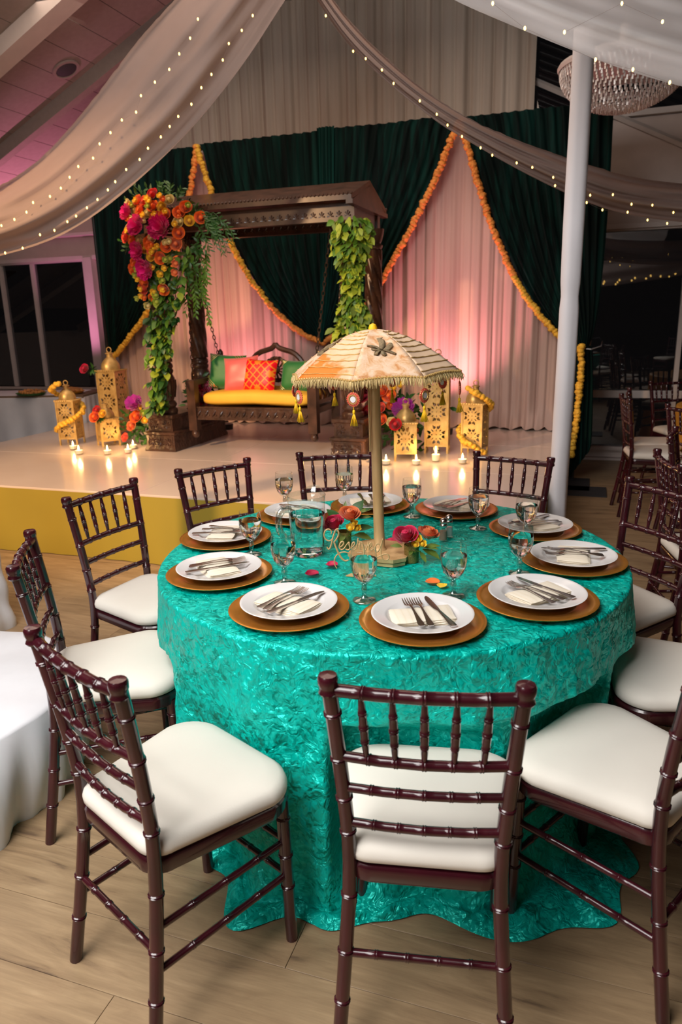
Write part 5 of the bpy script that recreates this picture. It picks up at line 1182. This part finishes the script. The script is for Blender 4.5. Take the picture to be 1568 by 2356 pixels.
for k in range(8):
    tA, tB = a0 + k * pi / 4, a0 + (k + 1) * pi / 4
    def fn(a, b, off=0):
        t = .04 + b * .96; A_ = Vector(dirv(tA)); B_ = Vector(dirv(tB)); q = A_.lerp(B_, a); sg = sin(a * pi)
        r, z = can(0, t); q = q * r * (1 - .01 * sg); return (q.x, q.y, z - .008 * sg * t * (1 - t) * 2 + .006 * sg * (b ** 8) + off)
    striped = (k % 2 == 1)
    me = MB().grid(lambda a, b: fn(a, b), 12, 16).mesh('canopy_panel', 'umbrella_velvet_orange' if striped else 'umbrella_velvet', sharp=0)
    pn = link('canopy_panel', me, um, label='panel with gold cords across' if striped else None); mod_solid(pn, .002)
    if striped:
        mb = MB()
        for j in range(9): b = .18 + j * .095; mb.tube([fn(i / 10, b, .0025 + .001 * sin(i * 2.1 + j)) for i in range(11)], .0018, 5)
        link('gold_cord', mb.mesh('gold_cord', 'gold_trim'), pn)
    else:
        mb = MB(); c_ = Vector(fn(.5, .55, .003)); ex = (Vector(fn(.6, .55)) - Vector(fn(.4, .55))).normalized(); ey = (Vector(fn(.5, .45)) - Vector(fn(.5, .65))).normalized()
        W_ = lambda x, y: c_ + ex * x + ey * y + ex.cross(ey) * .002
        for P, rr in (([(-.004, -.012), (.004, .01), (.006, .028), (.000, .045), (.012, .048)], [.006, .010, .010, .007, .003]), ([(-.040, .012), (-.028, .008), (-.014, .000), (-.004, -.012)], [.006, .009, .010, .008]), ([(-.030, -.006), (-.018, -.012), (-.006, -.016)], [.005, .009, .008]),
                      ([(.030, .018), (.026, .004), (.014, -.012), (.004, -.016)], [.006, .011, .010, .006]), ([(-.006, -.016), (-.018, -.026), (-.022, -.036)], [.006, .009, .007]), ([(.008, -.016), (.024, -.026), (.036, -.036)], [.006, .008, .006]), ([(0, -.02), (.002, -.034), (.0, -.040)], [.005, .009, .006])):
            mb.tube([W_(x, y) for x, y in P], rr, 7, flat=.4)
        link('silver_motif', mb.mesh('silver_motif', 'silver_thread'), pn)
    # rim: bead cord and fringe
    mb = MB(); 
    for i in range(22): mb.ball(fn(i / 22, 1, .001), .0042, 6, 4)
    link('bead_trim', mb.mesh('bead_trim', 'gold_trim'), um)
    mb = MB(); random.seed(k)
    for i in range(110):
        p = Vector(fn((i + .5) / 110, 1)); o_ = Vector((p.x, p.y, 0)).normalized(); q = p + o_ * random.uniform(.0, .010) + Vector((random.uniform(-.004, .004), random.uniform(-.004, .004), -random.uniform(.018, .028))); mb.tube([p, p.lerp(q, .5) + o_ * .002, q], [.0012, .0014, .0006], 3, cap=False)
    link('fringe', mb.mesh('fringe', 'fringe_thread', sharp=0), um, kind='stuff')
    # rib
    mb = MB().tube([(*[c * can(0, t)[0] for c in dirv(tA)], can(0, t)[1] - .003) for t in (.08, .3, .55, .8, 1)], .002, 5); link('rib', mb.mesh('rib', 'chain_metal'), um)
    # hanging mirror ornament and tassel at the corner
    cx, cy = [c * RC * .985 for c in dirv(tA)]; yaw = tA + random.uniform(-.7, .3)
    disc = MB()
    for i in range(22):
        q = i * 2 * pi / 22; disc.tube([(.009 * cos(q), 0, .009 * sin(q)), (.015 * cos(q + .1), -.002, .015 * sin(q + .1)), (.0205 * cos(q), 0, .0205 * sin(q))], [.0016, .0028, .0022], 5)
    dz = ZR - .050
    od = link('mirror_disc', disc.mesh('mirror_disc', 'coral_thread'), um, (cx, cy, dz), (0, 0, -yaw + 0 if False else yaw))
    link('gold_stitching', MB().tube([(.0125 * cos(q * pi / 12), -.0032, .0125 * sin(q * pi / 12)) for q in range(24)], .0022, 5, closed=True).tube([(.019 * cos(q * pi / 12), -.001, .019 * sin(q * pi / 12)) for q in range(24)], .0012, 5, closed=True).mesh('gold_stitching', 'gold_trim'), od)
    link('mirror', MB().tube([(0, .002, 0), (0, -.0035, 0)], .0088, 20).mesh('mirror', 'mirror_glass', sharp=30), od)
    link('cord', MB().tube([(cx, cy, ZR), (cx, cy, dz + .02)], .001, 4).tube([(cx, cy, dz - .02), (cx, cy, dz - .03)], .001, 4).mesh('cord', 'tassel_thread'), um)
    ts = MB().lathe([(.0, .0), (.003, 0), (.0042, -.004), (.0042, -.010), (.0028, -.012)], 10)
    for i in range(46):
        q = random.uniform(0, 2 * pi); e = random.uniform(.2, 1) * .012; ts.tube([(.0022 * cos(q), .0022 * sin(q), -.011), (e * .55 * cos(q), e * .55 * sin(q), -.026), (e * cos(q), e * sin(q), -.044 + random.uniform(-.002, .002))], .0011, 3)
    link('tassel', ts.mesh('tassel', 'tassel_thread', sharp=0), um, (cx, cy, dz - .030))
Mt = Matrix.Translation((-.008, 0, 0)) @ Matrix.Rotation(R(-1.1), 4, 'Y')   # the shaft leans a little
for c in um.children:
    if not c.name.startswith('base'):
        m_ = Mt @ Matrix.Translation(c.location) @ c.rotation_euler.to_matrix().to_4x4(); c.location = m_.translation; c.rotation_euler = m_.to_euler()
# ---- posies in gold vases
def vase(label, x, y, blooms, leaves, rz=0):
    t = thing('flower_vase', label, 'vase', (x, y, TZ1), rz)
    link('cup', MB().lathe([(0, .0), (.0225, .0), (.0235, .002), (.0245, .058), (.0235, .059), (.0225, .056), (.021, .045), (0, .045)], 32).mesh('cup', 'gold_glitter'), t, label='gold glitter cup')
    for kd, r, c, bx_, by_, bz_, d in blooms: link(kd, flower(kd, r, c), t, (bx_, by_, bz_ + (0.013 if kd == 'rose' else .018)), face((d[0] * .7, d[1] * .62, d[2] + .45), random.uniform(0, 3)))
    for (p, d, l, w_) in leaves:
        mb = MB(); leaf(mb, p, d, l, w_, Vector((0, -.5, 1))); link('leaf', mb.mesh('leaf', 'leaf_deep' if l > .06 else 'leaf_olive', sharp=0), t)
    mb = MB()
    for b_ in blooms: mb.tube([(b_[3] * .3, b_[4] * .3, .04), (b_[3], b_[4], b_[5])], .0018, 5)
    link('stems', mb.mesh('stems', 'leaf_mid'), t)
vase('gold glitter cup of roses behind the Reserved sign', .010, 2.395, [('rose', .033, 'crimson', -.030, -.014, .062, (-.4, -.7, .5)), ('rose', .033, 'peach', .018, -.010, .092, (.1, -.7, .7)), ('bud', .013, 'yellow', .028, -.028, .068, (.4, -.8, .3)), ('bud', .014, 'yellow', .018, -.032, .052, (.1, -.8, .2)), ('bud', .013, 'yellow', .038, -.024, .050, (.5, -.8, .2))],
     [((-.01, .01, .08), (-.6, .3, .8), .075, .04), ((.02, .02, .09), (.5, .2, .9), .085, .05), ((.03, 0, .06), (1, -.2, .4), .07, .035), ((.035, 0, .045), (.9, -.2, -.05), .06, .032), ((.0, .02, .1), (.1, .2, 1), .06, .02), ((.03, .01, .1), (.8, 0, .7), .07, .02), ((.05, .01, .1), (1, 0, .3), .045, .02), ((0, -.02, .05), (-.3, -.8, -.1), .04, .02), ((.05, .01, .12), (.9, .1, .4), .05, .018), ((-.03, .01, .06), (-.9, .1, .3), .05, .03)])
vase('gold glitter cup with a crimson and an orange rose beside the umbrella base', .226, 2.228, [('rose', .036, 'crimson', -.018, -.006, .060, (-.2, -.8, .6)), ('rose', .031, 'peach', .050, .012, .062, (.5, -.4, .8)), ('bud', .014, 'yellow', .014, -.024, .056, (.2, -.9, .4)), ('bud', .013, 'yellow', .026, -.03, .044, (.4, -.9, .2)), ('bud', .012, 'yellow', .008, -.032, .042, (0, -.9, .2))],
     [((.03, -.01, .055), (1, -.4, .1), .055, .022), ((.035, -.01, .045), (.9, -.5, -.25), .05, .022), ((.04, -.01, .05), (1, -.2, .35), .05, .022), ((.025, -.02, .04), (.5, -.7, -.6), .04, .018), ((.0, -.02, .045), (-.3, -.9, 0), .03, .015), ((.05, -.015, .045), (1, -.5, -.5), .05, .022), ((-.03, .0, .05), (-.8, .2, .2), .04, .02)])
def petal_obj(label, x, y, col, s, rz, curl=1.0):
    def fn(a, b):
        u = a * 2 - 1; w_ = sqrt(max(0, 1 - (2 * b - 1) ** 2)) * .92 + .05; X = u * w_ * s * .5; Y = (b - .5) * s; return (X, Y, .004 + .35 * s * (u * u * w_ * .7 + .35 * (2 * b - 1) ** 2) * curl + .03 * s * sin(u * 5 + b * 4))
    o = thing('rose_petal', label, 'petal', (x, y, TZ1), rz, me=MB().grid(fn, 12, 12).mesh('rose_petal', 'petal_' + col, sharp=0)); mod_solid(o, .0008); return o
petal_obj('crimson rose petal on the cloth just right of the pitcher foot', -.034, 2.190, 'crimson', .040, R(60), 1.1); petal_obj('crimson rose petal on the cloth nearer the front left plate', -.095, 2.110, 'crimson', .044, R(80), 1.0)
petal_obj('orange rose petal lying by the front right goblet', .268, 2.020, 'orange', .044, R(50), .7); petal_obj('yellow-orange rose petal touching the front right goblet', .292, 1.990, 'yellow', .032, R(-30), .7)
petal_obj('crimson rose petal lying on the back of the umbrella base', .165, 2.41, 'crimson', .05, R(10), 1.3); petal_obj('orange rose petal beside the crimson one behind the umbrella base', .196, 2.40, 'orange', .04, R(40), 1.3)
# ---- Reserved sign, cut from thin wood as one ribbon script
sg = thing('reserved_sign', 'laser cut wooden table sign reading Reserved in script', 'sign', (.045, 2.115, TZ1), R(-3))
q_ = 3.15e-4
def sx_(P): return [((x - 470) * q_, 0, .150 - (y - 350) * q_ * 1.06) for x, y in P]
strokes = [([(300, 350), (275, 350), (258, 385), (240, 440), (228, 490), (212, 535), (196, 548), (180, 524)], 1.0), ([(238, 440), (212, 468), (175, 455), (153, 420), (160, 375), (185, 350), (215, 352), (232, 375), (225, 400)], .8), ([(275, 350), (300, 372), (298, 410), (275, 450), (250, 478)], .9),
           ([(250, 470), (270, 530), (295, 590), (325, 640), (355, 662), (390, 652)], 1.1), ([(272, 733), (252, 700), (248, 650), (270, 605), (310, 578), (360, 572), (400, 588), (412, 608)], .8),
           ([(298, 530), (330, 515), (350, 488), (338, 468), (312, 482), (300, 525), (315, 552), (345, 545), (372, 505)], .9), ([(372, 505), (395, 478), (402, 482), (398, 505), (410, 535), (392, 556), (362, 545)], .9), ([(398, 545), (425, 530), (452, 503), (455, 482), (438, 478), (424, 505), (424, 540), (445, 556), (468, 540)], .9),
           ([(470, 535), (480, 490), (488, 440)], .9), ([(484, 462), (500, 472), (512, 474), (500, 520), (504, 552), (522, 545)], .9), ([(508, 478), (528, 482), (538, 520), (545, 575), (543, 640)], 1.1), ([(545, 575), (562, 550), (580, 510), (588, 470)], .8), ([(585, 545), (615, 520), (622, 495), (605, 485), (590, 510), (592, 548), (612, 562), (640, 540)], .9),
           ([(695, 500), (672, 492), (652, 520), (652, 560), (670, 578), (692, 555), (712, 500), (728, 446)], .9), ([(728, 446), (712, 520), (705, 580), (718, 635), (755, 662), (788, 640), (785, 605), (755, 592), (715, 605), (670, 625), (648, 660), (655, 700)], .8)]
for P, wd in strokes:
    pass
mb = MB()
for P, wd in strokes:
    Q = smooth_poly(sx_(P), 2); mb.tube(Q, [.0027 * wd * (.75 + .35 * sin(pi * i / (len(Q) - 1))) for i in range(len(Q))], 6, flat=1.0)
link('lettering', mb.mesh('lettering', 'wood_cut', sharp=40), sg, label='script word Reserved')
link('stem', MB().box((.012, .002, .030), (.006, .003, .062)).mesh('stem', 'wood_cut'), sg)
link('foot', MB().prism([(-.035, -.012), (-.015, -.018), (.03, -.018), (.060, -.012), (.052, .002), (.035, .004), (.02, .012), (-.015, .010)], 0, .003).mesh('foot', 'wood_cut'), sg)

# ================================================================= other tables
def round_cloth(label, x, y, r, h, mat, seed, folds=12, amp=.03, flare=.05, name='tablecloth'):
    def fn(a, b):
        an = a * 2 * pi
        if b < .3: rr = r * b / .3; z = h
        elif b < .36: q = (b - .3) / .06; rr = r + .012 * sin(q * pi / 2); z = h - .012 * (1 - cos(q * pi / 2))
        else: q = (b - .36) / .64; rr = r + .012 + amp * q * (sin(an * folds + sin(an * 3 + seed)) + .4 * sin(an * folds * 1.7 + seed)) + flare * q ** 2; z = lerp(h - .012, .012, q)
        return (rr * cos(an), rr * sin(an), z + (.004 * ns(rr * 9 * cos(an), rr * 9 * sin(an), seed) if b < .36 else 0))
    t = thing('banquet_table', 'round table carrying the ' + label, 'table', (x, y, 0)); link('tabletop', MB().lathe([(0, h - .03), (r - .01, h - .03), (r - .01, h - .006), (0, h - .006)], 40).mesh('tabletop', 'floor_base'), t)
    for k in range(4): a = pi / 4 + k * pi / 2; link('leg', MB().tube([(.5 * r * cos(a), .5 * r * sin(a), h - .02), (.6 * r * cos(a), .6 * r * sin(a), 0)], .014, 6).mesh('leg', 'black_metal'), t)
    return thing(name, label, 'tablecloth', (x, y, 0), me=MB().grid(fn, 150, 40, True).mesh(name, mat, sharp=0))
round_cloth('gold satin tablecloth at the right edge of the view', 3.50, 5.66, .76, .76, 'gold_cloth', 2, 12, .03, .03)
# low cocktail cloth heap at left edge
def cloth_left(a, b):
    an = a * 2 * pi; h = .35
    if b < .25: rr = .50 * b / .25; z = h + .0
    else: q = (b - .25) / .75; rr = .50 - .04 * q + .05 * sin(q * pi) + .035 * q * sin(an * 7 + 1 + q) + .02 * q * sin(an * 13) + .012 * sin(an * 29 + q * 4) * q + .08 * q * q * math.exp(-((an - 5.6) / .5) ** 2); z = lerp(h, .012, q ** 1.15)
    return (rr * cos(an), rr * sin(an), z - .02 * (b / .25 if b < .25 else 1) ** 2 + .01 * ns(rr * 6 * cos(an), rr * 6 * sin(an), 3))
t = thing('low_table', 'low round table under the white cloth at the left edge', 'table', (-1.46, 2.24, 0)); link('tabletop', MB().lathe([(0, .28), (.42, .28), (.42, .31), (0, .31)], 40).mesh('tabletop', 'floor_base'), t); link('leg', MB().lathe([(.03, .0), (.03, .29)], 12).mesh('leg', 'black_metal'), t)
thing('white_tablecloth', 'white cloth spilling to the floor at the left edge', 'tablecloth', (-1.46, 2.24, 0), me=MB().grid(cloth_left, 160, 50, True).mesh('white_tablecloth', 'white_cloth', sharp=0))
thing('black_stand_leg', 'black metal stand leg poking out over the white cloth at left', 'stand', (-1.12, 1.98, 0), me=MB().tube([(-.35, .05, .05), (.03, -.01, .02)], .011, 8).mesh('black_stand_leg', 'black_metal'))
def pf_(a, b):
    an = a * 2 * pi; z = b * 3.2; r = .075 + .012 * sin(an * 5 + z) + .05 * max(0, .9 - z) ** 1.5 + .014 * sin(z * 34 + an) * max(0, .7 - z); return (r * cos(an), r * sin(an), z)
thing('fabric_wrapped_pole', 'gathered white fabric pole cut by the left edge of the photo', 'pole', (-1.86, 3.50, 0), me=MB().grid(pf_, 40, 80, True).mesh('fabric_wrapped_pole', 'white_cloth', sharp=0))
# buffet table with trays beyond the stage at the left
bf = thing('buffet_table', 'long buffet table behind the left lanterns', 'table', ST(-4.85, 2.95, 0), A19 + R(14)); link('tabletop', MB().box((0, 0, .74), (1.7, .7, .03)).mesh('tabletop', 'floor_base'), bf)
for x in (-.8, .8):
    for y in (-.3, .3): link('leg', MB().tube([(x, y, .73), (x, y, 0)], .015, 6).mesh('leg', 'black_metal'), bf)
def bfn(a, b):
    an = a * 2 * pi; cx = max(-1, min(1, 1.35 * cos(an))) ; cy = max(-1, min(1, 1.35 * sin(an))); q = max(0, (b - .2) / .8); s_ = min(1, b / .2)
    g = .03 * q * sin(an * 22 + sin(an * 5)); return ((.86 * cx + g * cx) * s_, (.37 * cy + g * cy) * s_, .76 - q * .745)
thing('buffet_cloth', 'white cloth on the buffet table at the far left', 'tablecloth', ST(-4.85, 2.95, 0), A19 + R(14), me=MB().grid(bfn, 200, 14, True).mesh('buffet_cloth', 'white_cloth', sharp=60))
def tray(label, u, v, r, m1, m2):
    t = thing('food_tray', label, 'tray', ST(u, v, .763), A19); link('dish', MB().lathe([(0, .003), (r * .8, .003), (r, .025), (r * 1.03, .024), (r * .82, 0), (0, 0)], 28).mesh('dish', m2), t)
    mb = MB()
    for i in range(70): a = random.uniform(0, 6.28); q = sqrt(random.random()) * r * .85; mb.ball((q * cos(a), q * sin(a), .02 + .03 * (1 - q / r) + random.uniform(0, .012)), .016, 6, 4)
    link('food', mb.mesh('food', m1), t, kind='stuff')
tray('oval tray of canapes on the buffet, leftmost', -4.55, 2.72, .16, 'tray_food', 'tray_green'); tray('amber tray of snacks on the buffet behind the garlanded lantern', -4.18, 2.95, .13, 'tray_food', 'gold_cloth')

# ================================================================= dim things behind the photographer, seen only as reflections
random.seed(2)
for i in range(3):
    v = -3.0 - i * 1.3; base = [Vector((lerp(-3.5, 3.5, k / 20), v, 2.35 + .3 * ((k / 20 - .5) * 2) ** 2)) for k in range(21)]
    P = [S0 + E1 * p.x + E2 * p.y + Vector((0, 0, p.z)) for p in base]
    thing('sheer_swag', ['sheer swag with lights behind the camera, nearest', 'sheer swag with lights behind the camera, middle', 'sheer swag with lights behind the camera, farthest'][i], 'drape', me=MB().grid(lambda a, b: samp(P, a) + Vector((0, 0, -b * .4)) + E2 * (.06 * sin(b * 9)), 50, 8).mesh('sheer_swag', 'sheer_fabric', sharp=0))
    t = thing('fairy_lights', ['fairy lights behind the camera, nearest swag', 'fairy lights behind the camera, middle swag', 'fairy lights behind the camera, farthest swag'][i], 'string lights')
    for k in range(26): link('bulb', bulb[0.0085], t, samp(P, (k + .5) / 26) + Vector((0, 0, -random.choice([.05, .38]))) + E2 * .05, scale=2.0)
